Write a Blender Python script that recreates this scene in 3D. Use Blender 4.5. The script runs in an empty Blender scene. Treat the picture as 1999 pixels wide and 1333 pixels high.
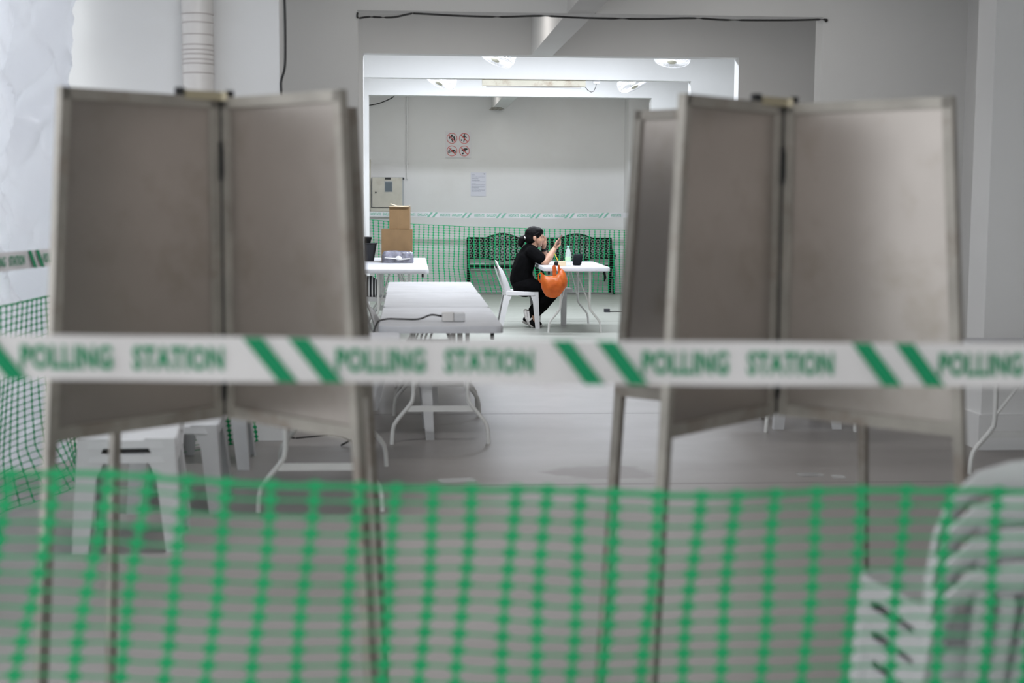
import bpy, math, random
from mathutils import Vector, Matrix, noise
random.seed(7)
PI = math.pi
scn = bpy.context.scene
COL = scn.collection

# ------------------------------------------------------------------ camera
F_PX, CXP, CYP, CAM_H = 2800.0, 999.5, 666.5, 1.51
psi = math.atan(200 / F_PX); pit = math.atan((666.5 - 386) / F_PX); rol = 0.006
fw = Vector((math.sin(psi) * math.cos(pit), math.cos(psi) * math.cos(pit), -math.sin(pit)))
r0 = Vector((math.cos(psi), -math.sin(psi), 0)); u0 = r0.cross(fw)
rt = r0 * math.cos(rol) + u0 * math.sin(rol); up = u0 * math.cos(rol) - r0 * math.sin(rol)
cam_d = bpy.data.cameras.new('camera'); cam = bpy.data.objects.new('camera', cam_d); COL.objects.link(cam)
cam.matrix_world = Matrix(((rt.x, up.x, -fw.x, 0), (rt.y, up.y, -fw.y, 0), (rt.z, up.z, -fw.z, CAM_H), (0, 0, 0, 1)))
cam_d.sensor_width = 36.0; cam_d.lens = F_PX * 36 / 1999
cam_d.clip_start = 0.05; cam_d.clip_end = 200
cam_d.dof.use_dof = True; cam_d.dof.focus_distance = 16.9; cam_d.dof.aperture_fstop = 2.4
scn.camera = cam

def at(px, py, Y):
    """point seen at a photo position on the upright plane at depth Y"""
    d = fw + rt * ((px - CXP) / F_PX) - up * ((py - CYP) / F_PX)
    return Vector((0, 0, CAM_H)) + d * (Y / d.y)

# ------------------------------------------------------------------ light
w = bpy.data.worlds.new('world'); scn.world = w; w.use_nodes = True
bg = w.node_tree.nodes['Background']; bg.inputs[0].default_value = (0.93, 0.97, 1.0, 1); bg.inputs[1].default_value = 2.15
scn.view_settings.view_transform = 'Standard'; scn.view_settings.look = 'None'
scn.view_settings.exposure = 0.1; scn.view_settings.gamma = 1.0; scn.view_settings.use_curve_mapping = False

def area(name, loc, size, power, rot=(0, 0, 0), col=(1, 1, 1)):
    d = bpy.data.lights.new(name, 'AREA'); d.shape = 'RECTANGLE'; d.size, d.size_y = size
    d.energy = power; d.color = col
    o = bpy.data.objects.new(name, d); COL.objects.link(o); o.location = loc; o.rotation_euler = rot
    return o
COOL = (0.86, 0.91, 1.0); WARM = (1.0, 0.955, 0.92)
for (lx, ly, ln, pw, lc) in ((1.4, 15.35, 3.4, 185, COOL), (1.4, 18.4, 3.4, 180, COOL), (0.3, 21.4, 1.4, 14, WARM), (2.4, 21.4, 1.4, 14, WARM),
                             (-0.6, 0.6, 2.4, 7, WARM), (2.6, 2.2, 1.2, 4, WARM), (-0.3, 6.3, 1.6, 50, (0.95, 0.96, 1.0)), (2.6, 5.6, 1.2, 8, WARM),
                             (0.2, 9.7, 1.2, 7, WARM), (2.5, 9.7, 1.2, 8, WARM), (0.3, 12.5, 1.0, 16, WARM), (2.4, 12.5, 1.0, 14, WARM)):
    area('unseen_ceiling_light', (lx, ly, 3.33), (ln, 0.25), pw, col=lc)  # unseen area lamps added overhead to brighten the bays and fill the hall

# ------------------------------------------------------------------ mesh helpers
class MB:
    def __init__(self): self.v = []; self.f = []
    def add(self, vs, fs):
        b = len(self.v); self.v += [tuple(p) for p in vs]; self.f += [tuple(i + b for i in q) for q in fs]; return self
    def box(self, c, s, rot=None):
        x, y, z = s[0] / 2, s[1] / 2, s[2] / 2
        vs = [Vector((a, b, d)) for a in (-x, x) for b in (-y, y) for d in (-z, z)]
        if rot is not None: vs = [rot @ p for p in vs]
        c = Vector(c)
        return self.add([p + c for p in vs], [(0, 1, 3, 2), (4, 6, 7, 5), (0, 4, 5, 1), (2, 3, 7, 6), (0, 2, 6, 4), (1, 5, 7, 3)])
    def loft(self, rings, cap=True, closed=False):
        n = len(rings[0]); vs = [p for r in rings for p in r]; fs = []
        m = len(rings)
        for i in range(m if closed else m - 1):
            for j in range(n):
                a = i * n + j; b = i * n + (j + 1) % n; i2 = (i + 1) % m
                fs.append((a, b, i2 * n + (j + 1) % n, i2 * n + j))
        if cap and not closed: fs += [tuple(reversed(range(n))), tuple(range((m - 1) * n, m * n))]
        return self.add(vs, fs)
    def tube(self, pts, r, n=8):
        pts = [Vector(p) for p in pts]; rs = r if isinstance(r, (list, tuple)) else [r] * len(pts)
        rings = []; ref = None
        for i, p in enumerate(pts):
            t = (pts[min(i + 1, len(pts) - 1)] - pts[max(i - 1, 0)]).normalized()
            if ref is None: ref = Vector((0, 0, 1)) if abs(t.z) < 0.9 else Vector((1, 0, 0))
            a = t.cross(ref).normalized(); b = t.cross(a).normalized(); ref = -b if False else ref
            rings.append([p + a * math.cos(2 * PI * k / n) * rs[i] + b * math.sin(2 * PI * k / n) * rs[i] for k in range(n)])
        return self.loft(rings)
    def bar(self, p, q, wx, wy, side=None):
        p, q = Vector(p), Vector(q); t = (q - p).normalized()
        s = Vector(side) if side is not None else (Vector((0, 0, 1)) if abs(t.z) < 0.9 else Vector((1, 0, 0)))
        a = (s - t * s.dot(t)).normalized(); b = t.cross(a)
        r = lambda c: [c + a * (i * wx / 2) + b * (j * wy / 2) for i, j in ((-1, -1), (1, -1), (1, 1), (-1, 1))]
        return self.loft([r(p), r(q)])
    def ell(self, c, r, nu=14, nv=9, rot=None):
        c = Vector(c); vs = []; fs = []
        for i in range(nv + 1):
            th = PI * i / nv
            for j in range(nu):
                ph = 2 * PI * j / nu
                p = Vector((r[0] * math.sin(th) * math.cos(ph), r[1] * math.sin(th) * math.sin(ph), r[2] * math.cos(th)))
                vs.append(c + (rot @ p if rot is not None else p))
        for i in range(nv):
            for j in range(nu):
                fs.append((i * nu + j, (i + 1) * nu + j, (i + 1) * nu + (j + 1) % nu, i * nu + (j + 1) % nu))
        return self.add(vs, fs)
    def capsule(self, a, b, ra, rb, n=12):
        a, b = Vector(a), Vector(b); t = (b - a); L = t.length
        t = t.normalized() if L > 1e-6 else Vector((0, 0, 1))
        s = Vector((0, 0, 1)) if abs(t.z) < 0.9 else Vector((1, 0, 0))
        x = t.cross(s).normalized(); y = t.cross(x); rings = []
        prof = [(-math.cos(k * PI / 8) * ra, math.sin(k * PI / 8) * ra, a) for k in range(0, 5)] + \
               [(math.sin(k * PI / 8) * rb, math.cos(k * PI / 8) * rb, b) for k in range(0, 5)]
        for h, r, c in prof:
            r = max(r, 1e-4)
            rings.append([c + t * h + x * (math.cos(2 * PI * k / n) * r) + y * (math.sin(2 * PI * k / n) * r) for k in range(n)])
        return self.loft(rings)
    def chain(self, pts, rs):
        for i in range(len(pts) - 1): self.capsule(pts[i], pts[i + 1], rs[i], rs[i + 1])
        return self
    def lathe(self, prof, c=(0, 0, 0), n=20):
        c = Vector(c)
        return self.loft([[c + Vector((r * math.cos(2 * PI * k / n), r * math.sin(2 * PI * k / n), z)) for k in range(n)] for r, z in prof])
    def sheet(self, grid, th):
        """grid[i][j] of Vectors -> closed sheet of thickness th"""
        n, m = len(grid), len(grid[0]); nor = []
        for i in range(n):
            row = []
            for j in range(m):
                a = grid[min(i + 1, n - 1)][j] - grid[max(i - 1, 0)][j]; b = grid[i][min(j + 1, m - 1)] - grid[i][max(j - 1, 0)]
                k = a.cross(b); row.append(k.normalized() if k.length > 1e-9 else Vector((0, 0, 1)))
            nor.append(row)
        top = [grid[i][j] + nor[i][j] * th / 2 for i in range(n) for j in range(m)]
        bot = [grid[i][j] - nor[i][j] * th / 2 for i in range(n) for j in range(m)]
        N = n * m; fs = []
        for i in range(n - 1):
            for j in range(m - 1):
                a, b, c, d = i * m + j, (i + 1) * m + j, (i + 1) * m + j + 1, i * m + j + 1
                fs += [(a, b, c, d), (N + d, N + c, N + b, N + a)]
        for i in range(n - 1):
            a, b = i * m, (i + 1) * m; fs.append((a, N + a, N + b, b))
            a, b = i * m + m - 1, (i + 1) * m + m - 1; fs.append((a, b, N + b, N + a))
        for j in range(m - 1):
            a, b = j, j + 1; fs.append((a, b, N + b, N + a))
            a, b = (n - 1) * m + j, (n - 1) * m + j + 1; fs.append((a, N + a, N + b, b))
        return self.add(top + bot, fs)
    def prism(self, poly, z0, z1, M=None):
        M = M or Matrix.Identity(4)
        return self.loft([[M @ Vector((x, y, z)) for x, y in poly] for z in (z0, z1)])
    def mesh(self, name, smooth, off):
        me = bpy.data.meshes.new(name)
        me.from_pydata([(x - off[0], y - off[1], z - off[2]) for x, y, z in self.v], [], self.f)
        me.validate(); me.update()
        if smooth:
            me.polygons.foreach_set('use_smooth', [True] * len(me.polygons))
            try: me.set_sharp_from_angle(angle=math.radians(smooth if smooth is not True else 40))
            except Exception: pass
        return me
    def build(self, name, mat, parent=None, smooth=True, world=False):
        """world=True: coordinates are world ones, parent is not rotated"""
        off = Vector((0, 0, 0))
        if parent is None:
            xs, ys, zs = zip(*self.v); off = Vector(((min(xs) + max(xs)) / 2, (min(ys) + max(ys)) / 2, min(zs)))
        elif world:
            p = parent
            while p is not None: off += p.location; p = p.parent
        o = bpy.data.objects.new(name, self.mesh(name, smooth, off)); COL.objects.link(o)
        o.data.materials.append(mat)
        if parent is None: o.location = off
        else: o.parent = parent
        return o

def thing(name, label, cat, loc=(0, 0, 0), rz=0, group=None):
    o = bpy.data.objects.new(name, None); o.empty_display_size = 0.1; COL.objects.link(o)
    o.location = loc; o.rotation_euler = (0, 0, rz)
    return tag(o, label, cat, group)
def tag(o, label, cat, group=None, kind=None):
    o['label'] = label; o['category'] = cat
    if group: o['group'] = group
    if kind: o['kind'] = kind
    return o
def struct(o, label=None):
    o['kind'] = 'structure'
    if label: o['label'] = label
    return o
def kids(o): return [c for c in bpy.data.objects if c.parent == o]
def copy_tree(o, parent=None):
    c = o.copy(); COL.objects.link(c)
    if parent is not None: c.parent = parent
    for k in kids(o): copy_tree(k, c)
    return c
def rrect(hx, hy, r, n=5):
    out = []
    for cx, cy, a0 in ((hx - r, hy - r, 0), (-hx + r, hy - r, 90), (-hx + r, -hy + r, 180), (hx - r, -hy + r, 270)):
        for k in range(n):
            a = math.radians(a0 + 90 * k / (n - 1)); out.append((cx + r * math.cos(a), cy + r * math.sin(a)))
    return out
def evaluated(o):
    dg = bpy.context.evaluated_depsgraph_get()
    me = bpy.data.meshes.new_from_object(o.evaluated_get(dg)); return me
def remeshed(mb, name, mat, parent, voxel=0.005, smooth_it=4, world=True):
    """melt overlapping shapes into one continuous skin"""
    o = mb.build(name, mat, parent, True, world)
    m = o.modifiers.new('r', 'REMESH'); m.mode = 'VOXEL'; m.voxel_size = voxel; m.use_smooth_shade = True
    s = o.modifiers.new('s', 'SMOOTH'); s.factor = 0.5; s.iterations = smooth_it
    me = evaluated(o); old = o.data; o.modifiers.clear(); o.data = me; bpy.data.meshes.remove(old)
    me.polygons.foreach_set('use_smooth', [True] * len(me.polygons))
    if not me.materials: me.materials.append(mat)
    me.name = name
    return o
_words = {}
def word(text, wid, hei, bold=0.032):
    """flat lettering fitted to wid x hei: (verts2d, faces)"""
    if (text, wid, hei) in _words: return _words[(text, wid, hei)]
    cu = bpy.data.curves.new('t', 'FONT'); cu.body = text; cu.offset = bold; cu.space_character = 1.08
    cu.resolution_u = 3
    o = bpy.data.objects.new('t', cu); COL.objects.link(o); me = evaluated(o)
    vs = [tuple(v.co) for v in me.vertices]; fs = [tuple(p.vertices) for p in me.polygons]
    bpy.data.objects.remove(o); bpy.data.curves.remove(cu); bpy.data.meshes.remove(me)
    x0, x1 = min(v[0] for v in vs), max(v[0] for v in vs); y0, y1 = min(v[1] for v in vs), max(v[1] for v in vs)
    r = ([((v[0] - x0) / (x1 - x0) * wid, (v[1] - y0) / (y1 - y0) * hei) for v in vs], fs)
    _words[(text, wid, hei)] = r
    return r

# ------------------------------------------------------------------ materials
def hexc(h):
    c = [int(h[i:i + 2], 16) / 255 for i in (0, 2, 4)]
    return tuple(((x / 12.92) if x <= 0.04045 else ((x + 0.055) / 1.055) ** 2.4) for x in c)
def mat(name, col, rough=0.5, metal=0.0, var=0.0, scale=6.0, bump=0.0, bscale=60.0, trans=0.0, spec=0.5, alpha_mix=0.0, coord='Object', stain=None):
    """var: tone variation; trans: share of light let through diffusely; alpha_mix: clear share"""
    m = bpy.data.materials.new(name); m.use_nodes = True; nt = m.node_tree; N = nt.nodes; L = nt.links
    b = N['Principled BSDF']; out = N['Material Output']
    c = (*col, 1)
    b.inputs['Base Color'].default_value = c; b.inputs['Roughness'].default_value = rough; b.inputs['Metallic'].default_value = metal
    b.inputs['Specular IOR Level'].default_value = spec
    tc = N.new('ShaderNodeTexCoord')
    colsock = None
    if var > 0:
        n = N.new('ShaderNodeTexNoise'); n.inputs['Scale'].default_value = scale; n.inputs['Detail'].default_value = 6
        L.new(tc.outputs[coord], n.inputs['Vector'])
        r = N.new('ShaderNodeValToRGB'); L.new(n.outputs['Fac'], r.inputs['Fac'])
        lo = tuple(max(0, x * (1 - var)) for x in col); hi = tuple(min(1, x * (1 + var * 0.6)) for x in col)
        r.color_ramp.elements[0].position = 0.3; r.color_ramp.elements[0].color = (*lo, 1)
        r.color_ramp.elements[1].position = 0.7; r.color_ramp.elements[1].color = (*hi, 1)
        colsock = r.outputs['Color']
    if stain:
        sc, scol, amt = stain
        n = N.new('ShaderNodeTexNoise'); n.inputs['Scale'].default_value = sc; n.inputs['Detail'].default_value = 9; n.inputs['Roughness'].default_value = 0.65
        L.new(tc.outputs[coord], n.inputs['Vector'])
        r = N.new('ShaderNodeValToRGB'); L.new(n.outputs['Fac'], r.inputs['Fac'])
        r.color_ramp.elements[0].position = 0.52; r.color_ramp.elements[0].color = (0, 0, 0, 1)
        r.color_ramp.elements[1].position = 0.72; r.color_ramp.elements[1].color = (amt, amt, amt, 1)
        mx = N.new('ShaderNodeMixRGB'); L.new(r.outputs['Color'], mx.inputs['Fac'])
        if colsock: L.new(colsock, mx.inputs['Color1'])
        else: mx.inputs['Color1'].default_value = c
        mx.inputs['Color2'].default_value = (*scol, 1); colsock = mx.outputs['Color']
    if colsock: L.new(colsock, b.inputs['Base Color'])
    if bump > 0:
        n = N.new('ShaderNodeTexNoise'); n.inputs['Scale'].default_value = bscale; n.inputs['Detail'].default_value = 5
        L.new(tc.outputs[coord], n.inputs['Vector'])
        bp = N.new('ShaderNodeBump'); bp.inputs['Strength'].default_value = bump; bp.inputs['Distance'].default_value = 0.01
        L.new(n.outputs['Fac'], bp.inputs['Height']); L.new(bp.outputs['Normal'], b.inputs['Normal'])
    last = b.outputs['BSDF']
    if trans > 0:
        t = N.new('ShaderNodeBsdfTranslucent'); t.inputs['Color'].default_value = c
        if colsock: L.new(colsock, t.inputs['Color'])
        mx = N.new('ShaderNodeMixShader'); mx.inputs[0].default_value = trans
        L.new(last, mx.inputs[1]); L.new(t.outputs[0], mx.inputs[2]); last = mx.outputs[0]
    if alpha_mix > 0:
        t = N.new('ShaderNodeBsdfTransparent'); t.inputs['Color'].default_value = (*[0.5 + 0.5 * x for x in col], 1)
        mx = N.new('ShaderNodeMixShader'); mx.inputs[0].default_value = alpha_mix
        L.new(last, mx.inputs[1]); L.new(t.outputs[0], mx.inputs[2]); last = mx.outputs[0]
    L.new(last, out.inputs['Surface'])
    return m

m_paint = mat('white_wall_paint', (0.74, 0.74, 0.735), 0.75, var=0.03, scale=1.5, bump=0.08, bscale=90, stain=(0.9, (0.62, 0.60, 0.56), 0.25))
m_dim = mat('unseen_wall_grey', (0.32, 0.31, 0.30), 0.8, var=0.05, scale=1.5)  # for the unseen right wall, greyed to cut fill light on the booths
m_ceil = mat('ceiling_paint', (0.66, 0.66, 0.65), 0.8, var=0.03, scale=1.2)
m_beam = mat('beam_paint', (0.70, 0.70, 0.69), 0.75, var=0.03, scale=1.5, bump=0.06, bscale=80)
m_metal = mat('booth_grey_metal', (0.31, 0.285, 0.255), 0.45, 0.3, var=0.2, scale=9, stain=(6, (0.15, 0.10, 0.075), 0.8))
m_board = mat('booth_board', (0.33, 0.297, 0.275), 0.33, 0.8, var=0.12, scale=2.5, stain=(2.6, (0.22, 0.19, 0.155), 0.75))
m_black = mat('black_plastic', (0.007, 0.007, 0.0075), 0.5, spec=0.2)
m_cable = mat('black_cable', (0.02, 0.02, 0.02), 0.55)
m_brass = mat('hinge_beige', (0.38, 0.33, 0.23), 0.45, 0.3)
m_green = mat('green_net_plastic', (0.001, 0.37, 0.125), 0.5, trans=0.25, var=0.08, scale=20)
m_greenlit = mat('far_lit_net_green', (0.02, 0.60, 0.24), 0.5, trans=0.35, var=0.08, scale=20)  # same net plastic, colour lightened to carry the stronger light at the far wall
m_tapelit = mat('far_lit_barrier_tape', (0.90, 0.90, 0.92), 0.35, trans=0.4)  # same tape, whitened so the far run looks brightly lit
m_tape = mat('white_barrier_tape', (0.72, 0.70, 0.695), 0.35, trans=0.35)
m_pale = mat('pale_print_through_tape', (0.28, 0.60, 0.47), 0.4, trans=0.3)
m_ink = mat('green_tape_ink', (0.0, 0.20, 0.08), 0.5, spec=0.2)
m_chair = mat('white_chair_plastic', (0.58, 0.58, 0.585), 0.42, var=0.05, scale=8)
m_table = mat('white_table_plastic', (0.50, 0.505, 0.53), 0.45, var=0.10, scale=5, bump=0.05, bscale=140)
m_leg = mat('white_powder_coat', (0.68, 0.68, 0.66), 0.4, var=0.04, scale=14)
m_card = mat('brown_cardboard', (0.22, 0.135, 0.062), 0.8, var=0.08, scale=10)
m_cardlite = mat('cardboard_edge', (0.62, 0.50, 0.34), 0.8)
m_tapec = mat('packing_tape', (0.27, 0.175, 0.09), 0.25)
m_iron = mat('black_cast_iron', (0.005, 0.0055, 0.0055), 0.55, var=0.2, scale=30, spec=0.15)
m_skin = mat('skin', (0.46, 0.26, 0.175), 0.5, var=0.08, scale=14)
m_lip = mat('lips', (0.36, 0.13, 0.11), 0.45)
m_hair = mat('black_hair', (0.0035, 0.003, 0.0035), 0.55, var=0.3, scale=40, bump=0.2, bscale=120, spec=0.1)
m_cloth = mat('black_cotton', (0.0035, 0.0035, 0.004), 0.95, var=0.3, scale=14, bump=0.3, bscale=25, spec=0.05)
m_shoe = mat('black_shoe', (0.006, 0.006, 0.0065), 0.7, spec=0.15)
m_white = mat('white_rubber', (0.66, 0.64, 0.62), 0.5)
m_orange = mat('orange_bag_film', (0.74, 0.20, 0.035), 0.3, trans=0.4, var=0.2, scale=9, bump=0.9, bscale=14, alpha_mix=0.3)
m_bagin = mat('bag_contents', (0.42, 0.09, 0.03), 0.7, var=0.3, scale=12)
m_clear = mat('clear_plastic', (0.93, 0.97, 0.98), 0.08, alpha_mix=0.68, spec=0.8)
m_label = mat('bottle_label', (0.55, 0.78, 0.55), 0.5, alpha_mix=0.15)
m_cap = mat('bottle_cap', (0.25, 0.62, 0.52), 0.4)
m_dark = mat('dark_navy_fabric', (0.006, 0.008, 0.011), 0.8, var=0.3, scale=20, spec=0.15)
m_yellow = mat('yellow_strap', (0.70, 0.48, 0.03), 0.5)
m_cream = mat('cream_enamel', (0.56, 0.54, 0.47), 0.45, var=0.08, scale=6, stain=(5, (0.36, 0.30, 0.22), 0.4))
m_creamside = mat('grey_enamel', (0.40, 0.42, 0.44), 0.45)
m_glassd = mat('dark_meter_glass', (0.10, 0.13, 0.15), 0.15)
m_fix = mat('aged_cream_fixture', (0.58, 0.55, 0.45), 0.5, var=0.08, scale=5, stain=(8, (0.24, 0.12, 0.05), 0.6))
m_fan = mat('white_fan_plastic', (0.82, 0.82, 0.84), 0.35)
m_fanhub = mat('fan_hub_cream', (0.62, 0.60, 0.48), 0.4)
m_sign = mat('sign_panel', (0.70, 0.69, 0.70), 0.4)
m_red = mat('sign_red', (0.62, 0.10, 0.09), 0.5)
m_sblack = mat('sign_black', (0.02, 0.02, 0.02), 0.5)
m_paper = mat('paper', (0.66, 0.67, 0.74), 0.7)
m_print = mat('grey_print', (0.26, 0.28, 0.36), 0.7)
m_tarp = mat('white_tarpaulin', (0.88, 0.89, 0.92), 0.22, trans=0.62, bump=0.6, bscale=12)
m_pipe = mat('wrapped_pipe', (0.70, 0.67, 0.64), 0.25, var=0.04, scale=5)
m_band = mat('pipe_band', (0.48, 0.44, 0.42), 0.4)
m_film = mat('wrapped_garment', (0.20, 0.20, 0.25), 0.12, var=0.6, scale=16, bump=0.9, bscale=22, spec=0.9)
m_shine = mat('clear_wrap', (0.72, 0.71, 0.70), 0.1, spec=0.9)
m_phone = mat('phone_case', (0.13, 0.05, 0.045), 0.4)
m_grey = mat('grey_plastic', (0.035, 0.036, 0.042), 0.5, spec=0.3)
m_clip = mat('clear_floor_tape', (0.42, 0.42, 0.41), 0.12, spec=0.8)
m_rough = mat('broken_plaster', (0.40, 0.37, 0.33), 0.9, var=0.4, scale=20, bump=0.8, bscale=30)

def floor_material():
    m = bpy.data.materials.new('grey_screed_floor'); m.use_nodes = True; nt = m.node_tree; N = nt.nodes; L = nt.links
    b = N['Principled BSDF']; geo = N.new('ShaderNodeNewGeometry')
    n1 = N.new('ShaderNodeTexNoise'); n1.inputs['Scale'].default_value = 0.7; n1.inputs['Detail'].default_value = 7
    mp = N.new('ShaderNodeMapping'); mp.inputs['Scale'].default_value = (0.5, 2.2, 1)
    L.new(geo.outputs['Position'], mp.inputs['Vector']); L.new(mp.outputs['Vector'], n1.inputs['Vector'])
    r = N.new('ShaderNodeValToRGB'); L.new(n1.outputs['Fac'], r.inputs['Fac'])
    r.color_ramp.elements[0].position = 0.3; r.color_ramp.elements[0].color = (0.245, 0.225, 0.21, 1)
    r.color_ramp.elements[1].position = 0.7; r.color_ramp.elements[1].color = (0.30, 0.28, 0.268, 1)
    # the hall beyond the second beam has a paler, greener screed
    sep = N.new('ShaderNodeSeparateXYZ'); L.new(geo.outputs['Position'], sep.inputs[0])
    st = N.new('ShaderNodeMapRange'); st.inputs[1].default_value = 14.0; st.inputs[2].default_value = 14.3
    L.new(sep.outputs['Y'], st.inputs[0])
    mx = N.new('ShaderNodeMixRGB'); L.new(st.outputs[0], mx.inputs['Fac']); L.new(r.outputs['Color'], mx.inputs['Color1'])
    mx.inputs['Color2'].default_value = (0.31, 0.32, 0.29, 1)
    # damp stain on the floor
    d = N.new('ShaderNodeVectorMath'); d.operation = 'SUBTRACT'; d.inputs[1].default_value = (1.05, 7.78, 0)
    L.new(geo.outputs['Position'], d.inputs[0])
    s = N.new('ShaderNodeVectorMath'); s.operation = 'MULTIPLY'; s.inputs[1].default_value = (2.4, 3.6, 1); L.new(d.outputs[0], s.inputs[0])
    ln = N.new('ShaderNodeVectorMath'); ln.operation = 'LENGTH'; L.new(s.outputs[0], ln.inputs[0])
    n2 = N.new('ShaderNodeTexNoise'); n2.inputs['Scale'].default_value = 4.0; L.new(geo.outputs['Position'], n2.inputs['Vector'])
    a = N.new('ShaderNodeMath'); a.operation = 'ADD'; L.new(ln.outputs['Value'], a.inputs[0]); L.new(n2.outputs['Fac'], a.inputs[1])
    q = N.new('ShaderNodeMapRange'); q.inputs[1].default_value = 1.3; q.inputs[2].default_value = 1.1; L.new(a.outputs[0], q.inputs[0])
    mx2 = N.new('ShaderNodeMixRGB'); mx2.blend_type = 'MULTIPLY'; L.new(mx.outputs[0], mx2.inputs['Color1'])
    mx2.inputs['Color2'].default_value = (0.62, 0.56, 0.52, 1)
    L.new(q.outputs[0], mx2.inputs['Fac'])
    L.new(mx2.outputs[0], b.inputs['Base Color'])
    n3 = N.new('ShaderNodeTexNoise'); n3.inputs['Scale'].default_value = 3; n3.inputs['Detail'].default_value = 5
    L.new(geo.outputs['Position'], n3.inputs['Vector'])
    rr = N.new('ShaderNodeMapRange'); rr.inputs[3].default_value = 0.30; rr.inputs[4].default_value = 0.48; L.new(n3.outputs['Fac'], rr.inputs[0])
    L.new(rr.outputs[0], b.inputs['Roughness'])
    bp = N.new('ShaderNodeBump'); bp.inputs['Strength'].default_value = 0.06; L.new(n1.outputs['Fac'], bp.inputs['Height']); L.new(bp.outputs[0], b.inputs['Normal'])
    return m
m_floor = floor_material()
m_joint = mat('floor_joint', (0.13, 0.12, 0.115), 0.7)

def bx(x0, x1, y0, y1, z0, z1): return MB().box(((x0 + x1) / 2, (y0 + y1) / 2, (z0 + z1) / 2), (x1 - x0, y1 - y0, z1 - z0))

# ------------------------------------------------------------------ setting
SOF, CEIL, FAR = 2.892, 3.4, 23.0
fl = struct(bx(-7, 9, -4, 23.4, -0.12, 0).build('floor', m_floor, smooth=False))
for y in (7.45, 9.95, 12.5, 15.0, 17.5, 20.0):
    bx(-4, 5, y - 0.004, y + 0.004, -0.004, 0.0006).build('floor_joint', m_joint, fl, False, True)
struct(bx(-2.35, 9, -4, 23.4, CEIL, CEIL + 0.15).build('ceiling', m_ceil, smooth=False))
struct(bx(-3.2, 6.2, FAR, FAR + 0.2, 0, CEIL).build('wall_far', m_paint, smooth=False))
struct(bx(3.43, 6.2, 22.55, FAR, 0, CEIL).build('pillar', m_paint, smooth=False))
struct(bx(-3.4, -3.2, 9.09, FAR + 0.2, 0, CEIL).build('wall_side', m_paint, smooth=False))
struct(bx(6.2, 6.4, 8.42, FAR + 0.2, 0, CEIL).build('wall_side', m_paint, smooth=False))
# four cross frames: a beam and the walls it rests on
for yb, th, xl, xr in ((10.92, 0.19, -0.39, 3.14), (14.12, 0.19, -0.45, 3.23), (16.95, 0.18, -0.62, 3.31), (19.85, 0.2, -0.558, 3.33)):
    struct(bx(xl, xr, yb, yb + th, SOF, CEIL).build('ceiling_beam', m_beam, smooth=False))
    struct(bx(-3.2, xl, yb, yb + th, 0, CEIL).build('column', m_beam, smooth=False))
    struct(bx(xr, 6.2, yb, yb + th, 0, CEIL).build('column', m_beam, smooth=False))
# beams running in depth
struct(bx(1.18, 1.39, 11.11, 14.12, SOF, CEIL).build('ceiling_beam', m_beam, smooth=False))
struct(bx(1.18, 1.39, 4.0, 10.92, SOF, CEIL).build('ceiling_beam', m_beam, smooth=False))
last = struct(bx(1.29, 1.50, 20.05, FAR, SOF + 0.01, CEIL).build('ceiling_beam', m_beam, smooth=False))
mb = MB()
for k in range(26):
    y = 22.4 + 0.6 * random.random()
    mb.ell((1.29 + 0.21 * random.random() * (0.4 + 0.6 * (y - 22.3) / 0.7), y, SOF + 0.008), (0.02 + 0.03 * random.random(), 0.03 + 0.03 * random.random(), 0.006 + 0.012 * random.random()), 8, 5)
mb.build('broken_plaster', m_rough, last, True, True)
# wall that carries the wrapped pipe, and the pillar facing it
struct(bx(-6.5, -0.787, 8.89, 9.09, 0, CEIL).build('wall_left', m_paint, smooth=False))
pl = struct(bx(3.465, 6.4, 8.42, 8.69, 0, CEIL).build('pillar', m_paint, smooth=False))
bx(3.445, 6.4, 8.395, 8.70, 0, 0.215).build('plinth', m_paint, pl, False, True)
struct(bx(4.27, 4.47, 8.69, 10.92, 0, CEIL).build('wall_side', m_paint, smooth=False))
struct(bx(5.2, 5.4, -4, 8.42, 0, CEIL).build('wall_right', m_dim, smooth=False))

# ------------------------------------------------------------------ tarpaulin
g = []
for i in range(150):
    s = i / 149; row = []
    for j in range(110):
        t = j / 109
        z = 0.03 + (CEIL - 0.05) * t
        edge = 8.82 - 0.22 * (1 - t) ** 1.0 - 0.10 * math.exp(-((z - 2.1) / 0.25) ** 2)
        y = 4.3 + (edge - 4.3) * s
        p = noise.noise(Vector((y * 1.1, z * 0.9, 3.1))); q = noise.noise(Vector((y * 3.0 + z * 1.6, z * 1.3, 8.2)))
        sm = min(1, max(0, (y - 7.5) / 1.0)); sm = sm * sm * (3 - 2 * sm)
        x = -2.24 + 0.20 * sm + 0.12 * (1 - 0.75 * max(0, 1 - (edge - y) / 0.5)) * math.sin(y * 6.4 + z * 1.5 + 1.5 * math.sin(z * 1.5)) + 0.05 * p + 0.075 * q + 0.05 * (1 - abs(noise.noise(Vector((y * 4.2 - z * 2.6, z * 1.5, 1)))) * 2.4) + 0.035 * (1 - abs(noise.noise(Vector((y * 6 + z * 4.0, z * 2.6, 9)))) * 2.4) + 0.010 * noise.noise(Vector((y * 9 + z * 5, z * 5, 4)))
        x -= 0.05 * max(0, 1 - (edge - y) / 0.3)
        row.append(Vector((x, y, z)))
    g.append(row)
tag(MB().sheet(g, 0.002).build('tarpaulin', m_tarp), 'crumpled white plastic tarpaulin hanging as a side screen beside the wrapped pipe', 'tarpaulin')

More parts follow.
